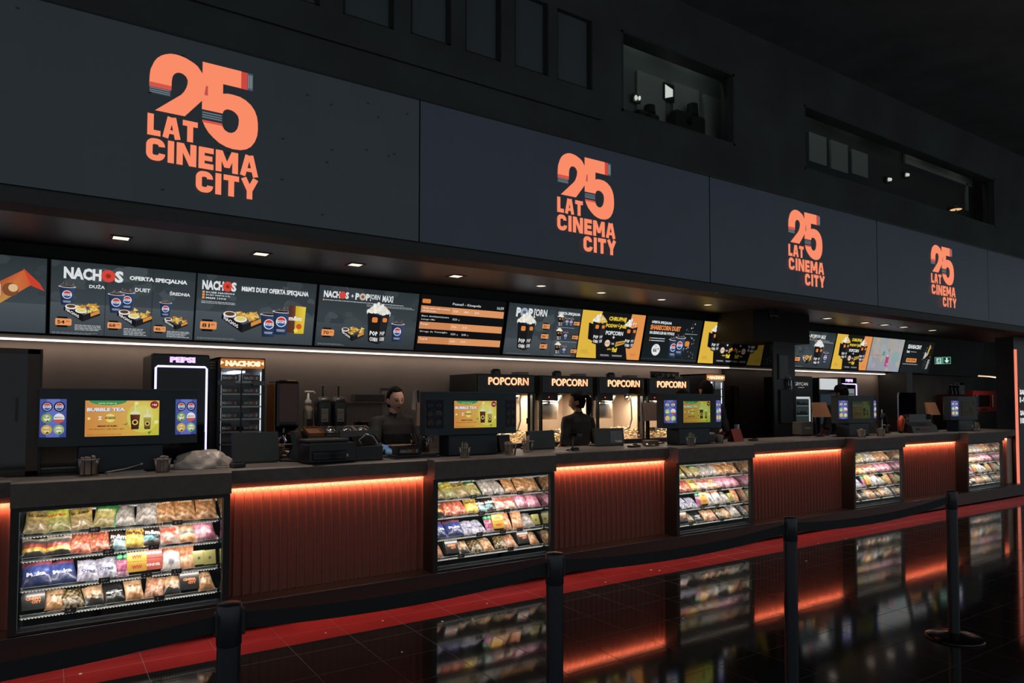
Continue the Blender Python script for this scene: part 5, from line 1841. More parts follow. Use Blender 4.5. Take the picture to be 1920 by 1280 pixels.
# sauce pumps
for x, y, lab in ((2.325, 6.93, 'black sauce pump with white label, first of the pair'), (2.487, 6.93, 'black sauce pump with white label, second of the pair beside the food pans')):
    t = thing('sauce_pump', lab, 'sauce pump', (x, y, 1.0), 0, 'black sauce pumps behind the food pans')
    m = MB()
    sec = []
    for z, wx, wy in ((.20, .066, .075), (.30, .070, .08), (.45, .074, .085), (.56, .074, .085), (.595, .066, .07), (.615, .045, .045), (.622, .018, .018)):
        sec.append([(wx * math.copysign(abs(math.cos(a)) ** .5, math.cos(a)), wy * math.copysign(abs(math.sin(a)) ** .5, math.sin(a)), z) for a in [2 * PI * i / 24 for i in range(24)]])
    vs = [p for s in sec for p in s]
    m.add(vs, [(k * 24 + i, k * 24 + (i + 1) % 24, (k + 1) * 24 + (i + 1) % 24, (k + 1) * 24 + i) for k in range(len(sec) - 1) for i in range(24)], True)
    m.add(sec[-1], [tuple(range(24))])
    m.build('container', M_BLACKPL, t)
    MB().box(-.06, -.06, 0, .06, .06, .2, .006).build('foot', M_BLACKPL, t)
    MB().cyl((0, 0, .62), (0, 0, .73), .0085, n=10).build('plunger', M_DARKGREY, t)
    MB().box(-.028, -.012, .728, .028, .012, .74, .004).build('plunger_head', M_BEIGE, t)
    MB().box(-.04, -.0875, .37, .03, -.083, .50, .012).build('label_plate', mat('label_cream', '#a89484', 0.6), t)
    c = Canvas()
    c.text('KETCHUP', -.034, .455, .012, '#7a4a40', .055, .02, res=1)
    c.rect(-.03, .39, .015, .40, '#6b5a50')
    c.build('lettering', M_PAPER, t, (0, -.0885, 0))
t = thing('sauce_bottle', 'white pump bottle beside the black sauce pumps', 'bottle', (2.205, 7.02, 1.0), 0)
MB().lathe([(0.0, .25), (.048, .25), (.05, .27), (.05, .47), (.045, .50), (.026, .53), (.022, .56), (0, .56)], 20).build('bottle_body', mat('cream_plastic', '#a99886', 0.5), t)
MB().lathe([(.03, .555), (.032, .58), (.014, .60), (.009, .66), (0, .66)], 16).build('pump_collar', M_WHITE, t)
MB().tube([(-.035, 0, .672), (.0, 0, .672), (.055, 0, .672), (.066, 0, .655)], .009, 8).build('pump_head', M_WHITE, t)
MB().box(-.05, -.05, 0, .05, .05, .25, .006).build('stand', M_DARKGREY, t)
MB().box(-.03, -.052, .30, .035, -.049, .40, .01).build('label_plate', mat('label_dark', '#3c302b', 0.6), t)

# food pans in a tilted rack
t = thing('pan_rack', 'black sloping rack holding four steel food pans', 'rack', (2.06, 6.55, 0), 0)
MB().extrude([(0, 0), (0, 1.235), (.24, 1.305), (.24, 0)], 0, .66).build('case', M_BLACKPL, t)
MB().box(0, -.012, 1.225, .66, 0.0, 1.24).build('front_edge', M_STEEL, t)
PTILT = math.atan2(.07, .24)
for k in range(4):
    t = thing('food_pan', ['wooden-lidded food pan at the left of the rack', 'first steel-lidded food pan beside the wooden-lidded one', 'second steel-lidded food pan, third in the rack', 'last steel-lidded food pan at the right of the rack'][k], 'food pan', (2.145 + k * .163, 6.56, 1.243), 0, 'food pans in the rack', (PTILT, 0, 0))
    col = mat('pan_lid_wood', '#8a5a38', 0.45) if k == 0 else M_STEEL
    m = MB()
    m.box(-.075, 0.0, 0, .075, .006, .035).box(-.075, .194, 0, .075, .2, .035).box(-.075, 0, 0, -.069, .2, .035).box(.069, 0, 0, .075, .2, .035).box(-.075, 0, 0, .075, .2, .004)
    m.build('pan', col if k == 0 else M_STEEL, t)
    if k:
        MB().lathe([(.055, .006), (.052, .022), (.035, .038), (.0, .044)], 20, (0, .1, 0)).build('lid', M_CHROME, t)
        MB().tube([(-.03, .1, .04), (-.02, .1, .06), (.02, .1, .06), (.03, .1, .04)], .005, 6).build('handle', M_CHROME, t)
    else:
        MB().box(-.068, .008, .004, .068, .192, .02, .004).build('contents', mat('pan_inside_tan', '#7a4a30', 0.6), t)

# grey carton and vessels by the wall
t = thing('cook_pot', 'dark metal pot standing right of the food pans', 'pot', (2.77, 6.95, 1.0), 0)
MB().lathe([(0, .18), (.10, .18), (.105, .36), (.11, .365), (.098, .365), (.095, .22)], 22).build('pot_wall', mat('dark_steel', '#4a4542', 0.25, 0.8), t)
MB().box(-.09, -.09, 0, .09, .09, .18).build('stand', M_DARKGREY, t)
t = thing('utensil_cup', 'white spatulas in a holder beside the dark pot', 'utensils', (2.93, 7.02, 1.0), 0)
MB().box(-.03, -.03, 0, .03, .03, .30, .004).build('holder', M_DARKGREY, t)
MB().tube([(0, 0, .3), (.01, 0, .37), (.05, -.01, .39)], .010, 6).tube([(-.01, 0, .3), (-.015, 0, .36)], .012, 6).build('spatulas', M_WHITE, t)
t = thing('wall_shelf', 'thin dark shelf on the plaster wall behind the woman', 'shelf', (3.05, 7.60, 1.56), 0)
MB().box(-.35, 0, 0, .35, .18, .012).build('board', M_BEIGE, t)
MB().box(-.12, .02, .012, .25, .16, .10, .01).build('box_on_shelf', mat('shelf_box_grey', '#4f453f', 0.6), t)
t = thing('towel', 'white towel hanging beside the second drink display', 'towel', (3.20, 6.55, 1.50), 0)
m = MB()
vs = []
for j in range(9):
    for i in range(9):
        a, b = i / 8, j / 8
        vs.append(((a - .5) * .18 * (1 - .35 * b), -.02 * math.sin(a * 9) - .03 * (1 - b), b * .19 - .02 * math.sin(a * 6 + b * 3)))
m.add(vs, [(j * 9 + i, j * 9 + i + 1, (j + 1) * 9 + i + 1, (j + 1) * 9 + i) for j in range(8) for i in range(8)], True)
m.build('cloth', mat('towel_white', '#9a8f88', 0.9), t)
MB().cyl((0, 0.0, -1.5), (0, 0.0, .19), .012, n=8).build('hook_rod', M_DARKGREY, t)
MB().box(-.07, -.03, -1.5, .07, .05, -1.48).build('hook_foot', M_DARKGREY, t)
t = thing('wall_notice', 'pale paper sheet on the wall behind the second drink display', 'notice', (3.42, 7.774, 1.55), 0)
MB().box(-.10, -.003, -.16, .10, 0, .16).build('sheet', mat('paper_grey', '#8f8177', 0.8), t)
MB().box(-.12, -.006, .16, .12, 0, .18).build('clip', M_DARKGREY, t)

# ------------------------------------------------------------------ popcorn machines
M_POPIN = mat('popcorn_cream_inside', '#c0a890', 0.5)
M_KETTLE = mat('kettle_steel', '#cbbfb2', 0.3, 0.75)


def neon_text(s, w_, h, r):
    cu = bpy.data.curves.new('lettering', 'FONT')
    cu.body = s
    cu.offset = 0.06
    cu.resolution_u = 3
    cu.space_character = 1.05
    cu.fill_mode = 'NONE'
    ob = bpy.data.objects.new('lettering', cu)
    me = ob.to_mesh()
    P = [v.co.copy() for v in me.vertices]
    E_ = [tuple(e.vertices) for e in me.edges]
    ob.to_mesh_clear()
    bpy.data.objects.remove(ob)
    x0, x1 = min(p.x for p in P), max(p.x for p in P)
    y0, y1 = min(p.y for p in P), max(p.y for p in P)
    Q = [Vector(((p.x - x0) / (x1 - x0) * w_ - w_ / 2, 0, (p.y - y0) / (y1 - y0) * h)) for p in P]
    adj = {}
    for a, b in E_:
        adj.setdefault(a, []).append(b)
        adj.setdefault(b, []).append(a)
    m = MB()
    seen = set()
    for a in adj:
        if a in seen:
            continue
        loop, cur, prev = [a], a, None
        seen.add(a)
        while True:
            nx = [b for b in adj[cur] if b != prev and b not in seen]
            if not nx:
                break
            prev, cur = cur, nx[0]
            seen.add(cur)
            loop.append(cur)
        pts = [Q[i] for i in loop]
        m.tube(pts + [pts[0], pts[1]], r, 6)
    return m


M_POPN = mat('lit_popcorn_neon', '#ffffff', 0.4, emit=(1.0, .32, .15), strength=3.0)
POPLAB = ['first popcorn machine, half hidden by the second drink display', 'second popcorn machine, the ponytailed worker stands before it', 'third popcorn machine with kettle and black hose in full view', 'fourth popcorn machine, behind the third drink display']


def popcorn_machine(cx, label):
    t = thing('popcorn_machine', label, 'popcorn machine', (cx, 7.10, 1.0), 0, 'popcorn machines in a row')
    h, D, H = .425, .64, .905
    b = MB()
    b.box(-h, 0, .0, h, D, .06).box(-h, 0, .675, h, D, H)
    b.box(-h, D - .03, .06, h, D, .675).box(-h, D * .35, .06, -h + .03, D, .675).box(h - .03, 0, .06, h, .05, .675).box(-h, 0, .06, -h + .03, .04, .675).box(h - .03, D * .5, .06, h, D, .675)
    b.build('body', M_BLACKPL, t)
    MB().box(-h + .03, D - .04, .06, h - .03, D - .032, .67).box(-h + .031, .1, .06, -h + .036, D - .04, .67).box(h - .036, .1, .06, h - .031, D - .04, .67).box(-h + .03, .03, .061, h - .03, D - .04, .066).build('inner_lining', M_POPIN, t)
    MB().box(-h + .02, -.012, .685, h - .02, 0, H - .012, .004).build('header', M_BLACKGL, t)
    n = neon_text('POPCORN', .575, .088, .0031)
    n.build('neon_lettering', M_POPN, t, (0.03, -.022, .775))
    MB().box(-h + .03, .0, .585, -h + .275, .16, .675, .006).build('control_box', M_BLACK, t)
    MB().ellip((-h + .13, -.003, .63), .008, .006, .008, 10, 6).build('indicator', mat('lit_red_dot', '#ff4020', .4, emit='#ff5030', strength=1.6), t)
    k = MB().lathe([(.0, -.13), (.16, -.13), (.175, -.11), (.18, .07), (.17, .085), (.16, .07), (.155, -.1)], 32)
    k.build('kettle', M_KETTLE, t, (-.14, .30, .475))
    MB().lathe([(0, 0), (.165, 0), (.12, .04), (0, .055)], 28).build('kettle_lid', M_STEEL, t, (-.14, .30, .56))
    MB().cyl((-.14, .30, .59), (-.14, .30, .68), .022, n=10).box(-.02, .25, .56, .06, .30, .68).tube([(.06, .2, .67), (.03, .22, .58), (-.05, .3, .50)], .018, 8).build('hanger', M_STEEL, t)
    MB().tube([(.27, .12, .675), (.285, .11, .50), (.28, .10, .33), (.24, .10, .22), (.16, .13, .17), (.03, .22, .17), (-.06, .28, .20)], .010, 8).build('hose', M_BLACK, t)
    MB().lathe([(0, 0), (.03, 0), (.045, .05), (.02, .09), (0, .09)], 14).build('lamp_holder', M_CHROME, t, (.33, .25, .59))
    MB().box(-.05, .24, .10, .07, .36, .20, .006).build('chute', M_STEEL, t)
    MB().box(.30, -.008, .30, .335, -.002, .37, .003).build('door_latch', M_BLACK, t)
    MB().add([(-h + .03, .012, .06), (h - .03, .012, .06), (h - .03, .012, .50), (-h + .03, .012, .50)], [(0, 1, 2, 3)]).build('door_glass', M_GLASS, t)
    MB().cyl((-.02, .2, H), (-.02, .2, H + .045), .062, n=20).lathe([(.062, H + .045), (.066, H + .05), (.05, H + .07), (0, H + .075)], 20, (-.02, .2, 0)).build('vent_cap', M_BLACKGL, t)
    MB().box(.28, .15, H, .44, .30, H + .042, .004).build('top_box', mat('top_box_grey', '#5a5049', 0.5), t)
    MB().box(-.30, .1, H, -.18, .16, H + .008).build('top_lamp', mat('pale_strip_plastic', '#cfc4b8', 0.4), t)
    return t


pm0 = popcorn_machine(POP_X[0], POPLAB[0])
for k in range(1, 4):
    dup(pm0, (POP_X[k], 7.10, 1.0), None, POPLAB[k])
# popcorn heaped inside
M_POPC = mat_col('kernel_colours', None, 0.8)
R = random.Random(2)
heap = MB()
for k in range(420):
    a = R.uniform(-.38, .38)
    y = R.uniform(.04, .55)
    top = .05 + .16 * max(0, (a + .25)) ** .8 * (0.6 + .4 * math.sin(y * 4))
    z = .066 + R.random() * top
    s = R.uniform(.014, .024)
    heap.color = hexc(R.choice(['#d8bc8c', '#e4cfa6', '#c7a26a', '#eadcbc', '#d2b07c']))
    heap.ellip((a, y, z), s, s * .9, s * .8, 6, 4)
h0 = heap.build('popcorn', M_POPC, None, (POP_X[0], 7.10, 1.0))
for k, x in enumerate(POP_X):
    o = h0 if k == 0 else h0.copy()
    if k:
        COL.objects.link(o)
    o.location = (x, 7.10, 1.0)
    tag(o, 'heap of pale popcorn at the bottom of the %s popcorn machine' % CASE_WORD[k].replace('nearest', 'first'), 'popcorn', 'popcorn heaps', 'stuff')
# popcorn spilling on the kettle rim of the third machine
k = MB()
R = random.Random(6)
for i in range(70):
    a, r = R.uniform(0, 6.28), R.uniform(.03, .16)
    k.color = hexc(R.choice(['#d8bc8c', '#c7a26a', '#e4cfa6', '#b88a52']))
    k.ellip((r * math.cos(a), r * math.sin(a), R.uniform(0, .05) * (1.2 - r * 5) + .02), .018, .016, .014, 6, 4)
o = k.build('popcorn', M_POPC, None, (POP_X[2] - .14, 7.40, 1.565))
tag(o, 'popcorn spilling over the kettle of the third popcorn machine', 'popcorn', None, 'stuff')

# second nacho cabinet behind the fourth popcorn machine and copper fitting
nacho_cabinet(8.36, 7.05, .42, .99, 'second nacho cabinet with orange header behind the third drink display', 1.0, .1)
t = thing('letter_sign', 'small grey letter sign standing on the fourth popcorn machine', 'sign', (7.56, 7.35, 1.906), 0)
MB().box(-.23, 0, 0, .35, .02, .11).build('frame', mat('sign_frame_grey', '#3d3835', .5), t)
c = Canvas()
for i in range(4):
    c.rect(-.12 + i * .11, .03, -.08 + i * .11, .08, '#a89a8c')
    c.rect(-.08 + i * .11, .06, -.055 + i * .11, .075, '#8a7d72')
c.build('lettering', M_PAPER, t, (0, -.002, 0))
t = thing('copper_post', 'copper coloured post at the edge of the mirror column', 'post', (9.20, 7.62, 0), 0)
MB().box(-.05, 0, 0, .05, .1, 1.84, .006).build('post', mat('copper_side', '#b07040', 0.35, 0.2), t)
MB().box(-.055, -.012, 0, -.04, 0, 1.8).build('edge', M_STEEL, t)

# things fixed to the black column
t = thing('column_frame', 'grey framed notice hung high on the black column', 'notice frame', (9.62, 6.768, 2.12), 0)
MB().box(-.13, -.012, -.20, .13, 0, .20).build('frame', mat('frame_dark_grey', '#303234', .4), t)
MB().box(-.11, -.015, -.18, .11, -.012, .18).build('sheet', M_BLACKGL, t)
t = thing('column_box', 'plain grey metal box low on the black column', 'box', (9.66, 6.768, 1.5), 0)
MB().box(-.15, -.03, -.26, .15, 0, .26, .006).build('case', mat('column_box_grey', '#30353c', .45), t)
MB().box(.12, -.034, -.04, .135, -.03, .04).build('latch', M_STEEL, t)
t = thing('foil_wrap', 'crumpled clear wrap hanging on the black column beneath the frame', 'wrap', (9.74, 6.75, 1.86), 0)
R = random.Random(8)
g = MB()
for k in range(9):
    p = [(R.uniform(-.07, .09), R.uniform(-.04, 0), R.uniform(-.14, .14)) for _ in range(3)]
    g.add(p, [(0, 1, 2)])
g.build('foil', M_CHROME, t)
MB().cyl((0, 0, .12), (0, .02, .12), .012, n=8).build('hook', M_STEEL, t)

# ------------------------------------------------------------------ past the column
t = thing('ice_cream_freezer', 'black ice cream freezer with lit glass door past the mirror column', 'freezer', (10.36, 6.92, 0), 0)
MB().box(-.30, .02, 0, .30, .6, 1.995, .01).build('body', M_BLACKPL, t)
c = Canvas()
c.text('GRYCAN', -.20, 1.84, .052, '#d8d4cc', .36, .0)
c.text('LODY', -.1, 1.80, .018, '#8a8680', .16, .0, res=1)
c.build('lettering', mat('lit_cream_letters', '#ffffff', .4, emit='#d8d4cc', strength=.7), t, (0, .018, 0))
MB().box(-.24, .0, .5, .24, .018, 1.70, .004).build('door_frame', M_DARKGREY, t)
MB().box(-.20, -.004, .8, .20, -.001, 1.66).build('door_pane', mat('lit_freezer_pane', '#303c3c', .15, emit='#26302f', strength=.9), t)
g = MB().box(-.19, -.007, 1.62, .17, -.004, 1.655).box(.15, -.007, .9, .185, -.004, 1.62)
g.build('lit_edge', mat('lit_freezer_edge', '#ffffff', .3, emit='#c8d4d2', strength=.75), t)
for z in (1.50, 1.34, 1.18):
    s = MB().box(-.19, -.008, z, .15, -.004, z + .012).build('shelf_edge', mat('shelf_edge_glow', '#8d9896', .4, emit='#8d9896', strength=.35), t)  # shelf edges are no lamps; a faint glow is put into their material
    g = MB()
    R = random.Random(int(z * 100))
    for k in range(7):
        x = -.17 + k * .045
        hh = R.uniform(.04, .08)
        g.ellip((x, -.008, z + hh / 2 + .012), .02, .004, hh / 2, 8, 6)
    g.build('tubs', M_BLACK, t)
MB().box(.21, -.03, .9, .225, 0, 1.4, .004).build('handle', M_STEEL, t)

t = thing('lit_sign_box', 'blank white light panel above a blue unit past the mirror column', 'light panel', (11.12, 6.93, 0), 0)
MB().box(-.27, .02, 0, .27, .5, 1.98).build('cabinet', M_BLACKPL, t)
MB().box(-.255, 0, 1.78, .25, .02, 1.965, .006).build('light_face', mat('lit_white_panel', '#ffffff', .4, emit='#dfe6e6', strength=.62), t)
MB().box(-.25, .0, 1.2, .24, .02, 1.70, .004).build('blue_face', mat('unit_blue_grey', '#3c4c5a', .3, emit='#222d38', strength=.5), t)
t = thing('till_box', 'grey till box with small lettering past the mirror column', 'till', (8.74, 5.82, CT), 0, 'till screens on the counter')
MB().box(-.14, -.05, 0.02, .12, .10, .20, .01).build('case', mat('till_box_grey', '#4a4644', .45), t)
c = Canvas()
c.text('TOUCH', -.07, .10, .025, '#b0aca6', .13, .03, res=1)
c.build('lettering', M_PAPER, t, (0, -.052, 0))
MB().box(-.10, -.03, 0, .10, .08, .02).build('foot', M_BLACK, t)
t = thing('payment_terminal', 'glossy black curved till arm beside the fourth drink display', 'till', (10.42, 5.72, CT), 0.1, 'till screens on the counter')
MB().extrude([(-.10, 0), (.12, 0), (.16, .22), (.10, .22)], -.18, .02).build('screen_shell', M_BLACKPL, t)
MB().tube([(-.02, -.05, .03), (-.04, -.06, .20), (.04, -.06, .30), (.16, -.05, .26), (.22, -.04, .10), (.23, -.04, .02)], .018, 8).build('arm', M_BLACKGL, t)
MB().box(.08, -.10, 0, .26, .08, .13, .03).build('base', M_BLACKGL, t)
MB().cyl((.04, -.04, .05), (.04, -.04, .36), .012, n=8).build('rod', M_CHROME, t)
t = thing('snack_packet', 'bright orange loop of a packet hung by the far till', 'packet', (10.83, 5.58, CT), 0)
MB().tube([(0, 0, .02), (-.06, 0, .08), (-.05, 0, .19), (.0, 0, .24), (.05, 0, .20), (.03, 0, .10), (.02, 0, .04)], [.012, .03, .035, .03, .024, .02, .012], 10).build('loop', mat('orange_plastic', '#c04a24', .4), t)
MB().box(-.03, -.02, 0, .04, .02, .03, .005).build('foot', M_DARKGREY, t)
t = thing('cash_register', 'low black cash register with orange keys past the column', 'cash register', (11.30, 5.55, CT), 0)
MB().extrude([(-.09, 0), (.14, 0), (.14, .15), (.06, .17), (-.06, .10)], -.36, .40).build('case', M_BLACKPL, t)
MB().box(-.2, -.095, .05, .16, -.088, .075).build('key_strip', mat('keys_orange_brown', '#8a4a34', .5), t)
t = thing('snack_basket', 'clear basket of brown snacks on top of the low cash register', 'basket', (11.40, 5.64, CT + .151), 0)
MB().box(-.34, -.05, .0, .34, -.045, .13).box(-.34, .04, 0, .34, .045, .13).box(-.34, -.05, 0, -.335, .045, .13).box(.335, -.05, 0, .34, .045, .13).build('basket_wall', M_PLASTIC_CLEAR, t)
g = MB()
R = random.Random(3)
for k in range(40):
    g.ellip((R.uniform(-.31, .31), R.uniform(-.03, .03), R.uniform(.02, .11)), .03, .014, .012, 6, 4)
g.build('snacks', mat('brown_snacks', '#8a4a36', .6), t)['kind'] = 'stuff'
t = thing('glass_screen', 'tall dark glass screen standing behind the far till', 'glass screen', (12.72, 6.6, 0), 0)
MB().box(-.02, 0, 0, .62, .012, 1.74).build('dark_pane', mat('dark_screen_glass', '#12100f', .05, spec=.8), t)
MB().tube([(-.06, -.02, .9), (-.06, -.02, 1.66), (-.04, -.02, 1.72), (.0, -.02, 1.74)], .012, 8).build('edge_tube', M_CHROME, t)
t = thing('niche_plate', 'dark rounded niche plate on the dim plaster past the light strip', 'plate', (14.98, 7.772, 1.0), 0)
m = MB()
pts = [(-.32, 0), (.32, 0)] + [(.32 * math.cos(a), .50 + .32 * math.sin(a)) for a in [PI * k / 14 for k in range(15)]]
m.add([(x, -.01, z) for x, z in pts] + [(x, 0, z) for x, z in pts], [tuple(range(len(pts)))] + [(i, (i + 1) % len(pts), len(pts) + (i + 1) % len(pts), len(pts) + i) for i in range(len(pts))])
m.build('plate_face', mat('niche_grey_brown', '#4a443c', .6), t)
MB().tube([(x * 1.02, -.012, z * 1.005) for x, z in pts[1:]], .012, 6).build('rim', M_BEIGE, t)
struct(MB().box(14.2, 7.2, 0, 14.42, 7.76, 2.16).build('pillar_dark', M_BLACKPL))

# exit sign
t = thing('exit_sign', 'green and white emergency exit sign hung beyond the last menu screen', 'exit sign', (15.5, 7.12, 2.43), 0, None, (0, 0, math.radians(-66)))
t.scale = (.76, 1, .88)
MB().box(-.19, 0, -.085, .19, .03, .085, .004).build('housing', M_WHITE, t)
MB().cyl((0, .015, .085), (0, .015, .66), .008, n=8).build('hanger', M_BLACK, t)
c = Canvas(0.0004)
c.rect(-.185, -.08, .185, .08, '#7fc0a8')
c.rect(-.178, -.073, -.008, .073, '#123f33')
c.rect(.008, -.073, .178, .073, '#123f33')
c.rect(-.15, -.073, -.03, .06, '#a8cfc0')
c.disc(-.08, .035, .014, '#123f33', 10)
ribbon(c, [(-.085, .02), (-.095, -.015), (-.07, -.035), (-.085, -.06)], .014, '#123f33')
ribbon(c, [(-.12, .0), (-.09, .015), (-.06, -.005), (-.05, .01)], .011, '#123f33')
ribbon(c, [(-.095, -.015), (-.115, -.035), (-.14, -.035)], .012, '#123f33')
ribbon(c, [(.093, .06), (.093, -.03)], .035, '#d8efe6')
c.poly([(.093, -.062), (.15, .0), (.036, .0)], '#d8efe6')
c.build('display_print', M_DISPLAY, t, (0, -.002, 0))

# back room at the far end
t = thing('red_oven', 'dark red cabinet with two pale bars in the far back room', 'cabinet', (19.9, 8.5, 1.0), 0)
MB().box(.19, 0, .32, 1.62, .6, .86, .01).build('body', mat('dark_red_enamel', '#7a2220', .4), t)
MB().box(.45, -.02, .45, 1.1, 0, .75, .01).build('window_pane', M_BLACKGL, t)
MB().box(.28, -.05, .42, .36, -.02, .76, .01).build('bar', M_STEEL, t)
MB().box(1.18, -.05, .42, 1.26, -.02, .76, .01).build('bar', M_STEEL, t)
MB().box(.19, 0, -1.0, 1.62, .6, .32, .01).build('stand', M_BLACKPL, t)
MB().box(.6, -.02, .36, .95, 0, .40, .01).build('hatch', M_BLACKPL, t)
t = thing('light_strip', 'thin bent warm light strip in the far back room', 'light strip', (18.75, 8.0, 2.20), 0)
MB().tube([(-.1, 0, .0), (0, 0, .02), (1.0, 0, .01), (2.0, 0, -.03), (2.05, 0, -.02)], .018, 8).build('tube_glow', mat('lit_back_room_strip', '#ffffff', .4, emit='#d8a080', strength=.8), t)
MB().box(-.1, .02, .0, 2.05, .06, .03).cyl((1.0, .04, .02), (1.0, .04, .80), .01, n=6).build('channel', M_BLACK, t)
t = thing('wall_sign_board', 'pale L-shaped board in the doorway beyond the exit sign', 'board', (16.85, 7.5, 0), 0)
MB().box(.22, 0, 1.0, .46, .03, 2.0).box(-.02, 0, 1.95, .46, .03, 2.0).build('board_face', mat('pale_board', '#737a76', .6), t)
MB().box(.30, .03, 0, .38, .06, 1.9).build('post', M_DARKGREY, t)
t = thing('red_tub', 'dark red tub of bottles before the pale board', 'tub', (16.35, 7.3, 1.30), 0)
MB().lathe([(0, 0), (.27, 0), (.32, .42), (.33, .43), (.30, .43), (.26, .06)], 22).build('tub_wall', mat('tub_dark_red', '#6a2a26', .5), t)
MB().box(-.3, -.3, -1.3, .3, .3, 0).build('stand', M_BLACKPL, t)
for k, (x, lab) in enumerate(((-.15, 'first bottle standing in the dark red tub'), (.02, 'second bottle standing in the dark red tub'), (.18, 'third bottle standing in the dark red tub'))):
    b = thing('bottle', lab, 'bottle', (16.35 + x, 7.3, 1.37), 0, 'bottles in the dark red tub')
    MB().lathe([(0, 0), (.06, 0), (.06, .42), (.03, .50), (.025, .58), (0, .58)], 14).build('bottle_body', M_BLACKGL, b)
    MB().lathe([(.028, .56), (.028, .60), (0, .60)], 12).build('cap', M_STEEL, b)

# orange light column and black wall pylon at the far end
struct(MB().box(13.86, 5.22, 0, 15.6, 5.5, 2.70).build('pillar_end', M_BLACKPL))
t = thing('light_column', 'tall orange light strip on the edge of the black end pillar', 'light strip', (13.85, 5.2, 0.15), 0)
MB().box(-.055, -.004, 0, .055, .02, 2.33).build('channel', M_BLACK, t)
MB().box(-.05, -.012, .005, .05, -.004, 2.325).build('diffuser', mat('lit_orange_column', '#ffffff', .4, emit='#ee6a44', strength=.95), t)
t = thing('hall_sign', 'white hall number lettering on the black end pillar, cut by the frame', 'sign', (13.99, 5.2, 1.40), 0)
MB().box(-.02, .003, -.30, .62, .02, .52).build('plate', M_BLACKPL, t)
c = Canvas(0.0004)
c.text('SALA', .02, .30, .085, '#e8e8ea', .30, .05)
c.text('1-9', .02, .16, .10, '#e8e8ea', .24, .05)
c.text('SALA', .02, -.06, .085, '#e8e8ea', .30, .05)
c.text('10-20', .02, -.20, .10, '#e8e8ea', .38, .05)
c.rect(-.012, .39, .012, .41, '#d03a3a')
c.rect(-.012, .03, .012, .05, '#d03a3a')
c.build('lettering', M_DISPLAY, t, (0, .0, 0))
t = thing('end_board', 'pale upright panel closing the counter beside the orange light column', 'panel', (13.605, 5.27, 0.19), 0)
MB().box(0, 0, 0, .23, .55, .76, .003).build('board', mat('pale_end_board', '#d8c0b0', .5), t)
MB().box(.01, -.006, 0, .02, 0, .75).build('edge_strip', M_STEEL, t)
t = thing('red_menu_card', 'small red folded card standing on the counter by the mirror column', 'card', (6.88, 5.50, CT), 0.1)
MB().add([(-.10, -.05, 0), (.10, -.05, 0), (.10, 0, .15), (-.10, 0, .15), (-.10, .05, 0), (.10, .05, 0)], [(0, 1, 2, 3), (5, 4, 3, 2)]).build('card_sheet', mat('card_dark_red', '#7c2f2a', .6), t)
MB().box(.06, .055, 0, .17, .06, .20).build('clear_stand', M_PLASTIC_CLEAR, t)
t = thing('snack_tray', 'black tray with a folded paper behind the third drink display', 'tray', (6.42, 5.62, CT), 0)
MB().box(-.18, -.07, 0, .22, .12, .09, .012).build('tray_bed', M_BLACKPL, t)
MB().box(-.10, -.06, .09, .16, .06, .11, .003).build('paper', mat('paper_offwhite', '#b09c8c', 0.8), t)
# ------------------------------------------------------------------ people behind the bar
def head_mesh(m, M):
    """skull with brow, nose, lips, chin and ears; face towards -y"""
    n, q = 40, 30
    vs = []
    for j in range(q + 1):
        th = PI * j / q
        for i in range(n):
            a = 2 * PI * i / n
            x, y, z = math.sin(th) * math.cos(a), math.sin(th) * math.sin(a), math.cos(th)
            X, Y, Z = x * .074, y * .094, z * .112
            if z < 0.1:
                k = min(1, (0.1 - z) / 1.1)
                X *= 1 - .30 * k ** 1.3
                if y > 0:
                    Y *= 1 - .38 * k
                else:
                    Y *= 1 - .10 * k
            if y < 0:
                g = lambda cx, cz, sx, sz: math.exp(-((x - cx) / sx) ** 2 - ((z - cz) / sz) ** 2)
                Y -= .020 * g(0, -.20, .13, .16) + .008 * g(0, .02, .12, .20)
                Y += .006 * (g(.36, .06, .2, .13) + g(-.36, .06, .2, .13))
                Y -= .003 * (g(.36, .22, .28, .08) + g(-.36, .22, .28, .08))
                Y -= .007 * g(0, -.50, .22, .07) + .010 * g(0, -.82, .3, .16)
                Y -= .004 * (g(.5, -.2, .2, .2) + g(-.5, -.2, .2, .2))
            vs.append((X, Y, Z))
    m.M = M
    m.add(vs, [(j * n + i, (j + 1) * n + i, (j + 1) * n + (i + 1) % n, j * n + (i + 1) % n) for j in range(q) for i in range(n)], True)
    for s in (-1, 1):
        m.ellip((s * .073, .012, -.012), .010, .020, .030, 10, 8)
    m.M = None


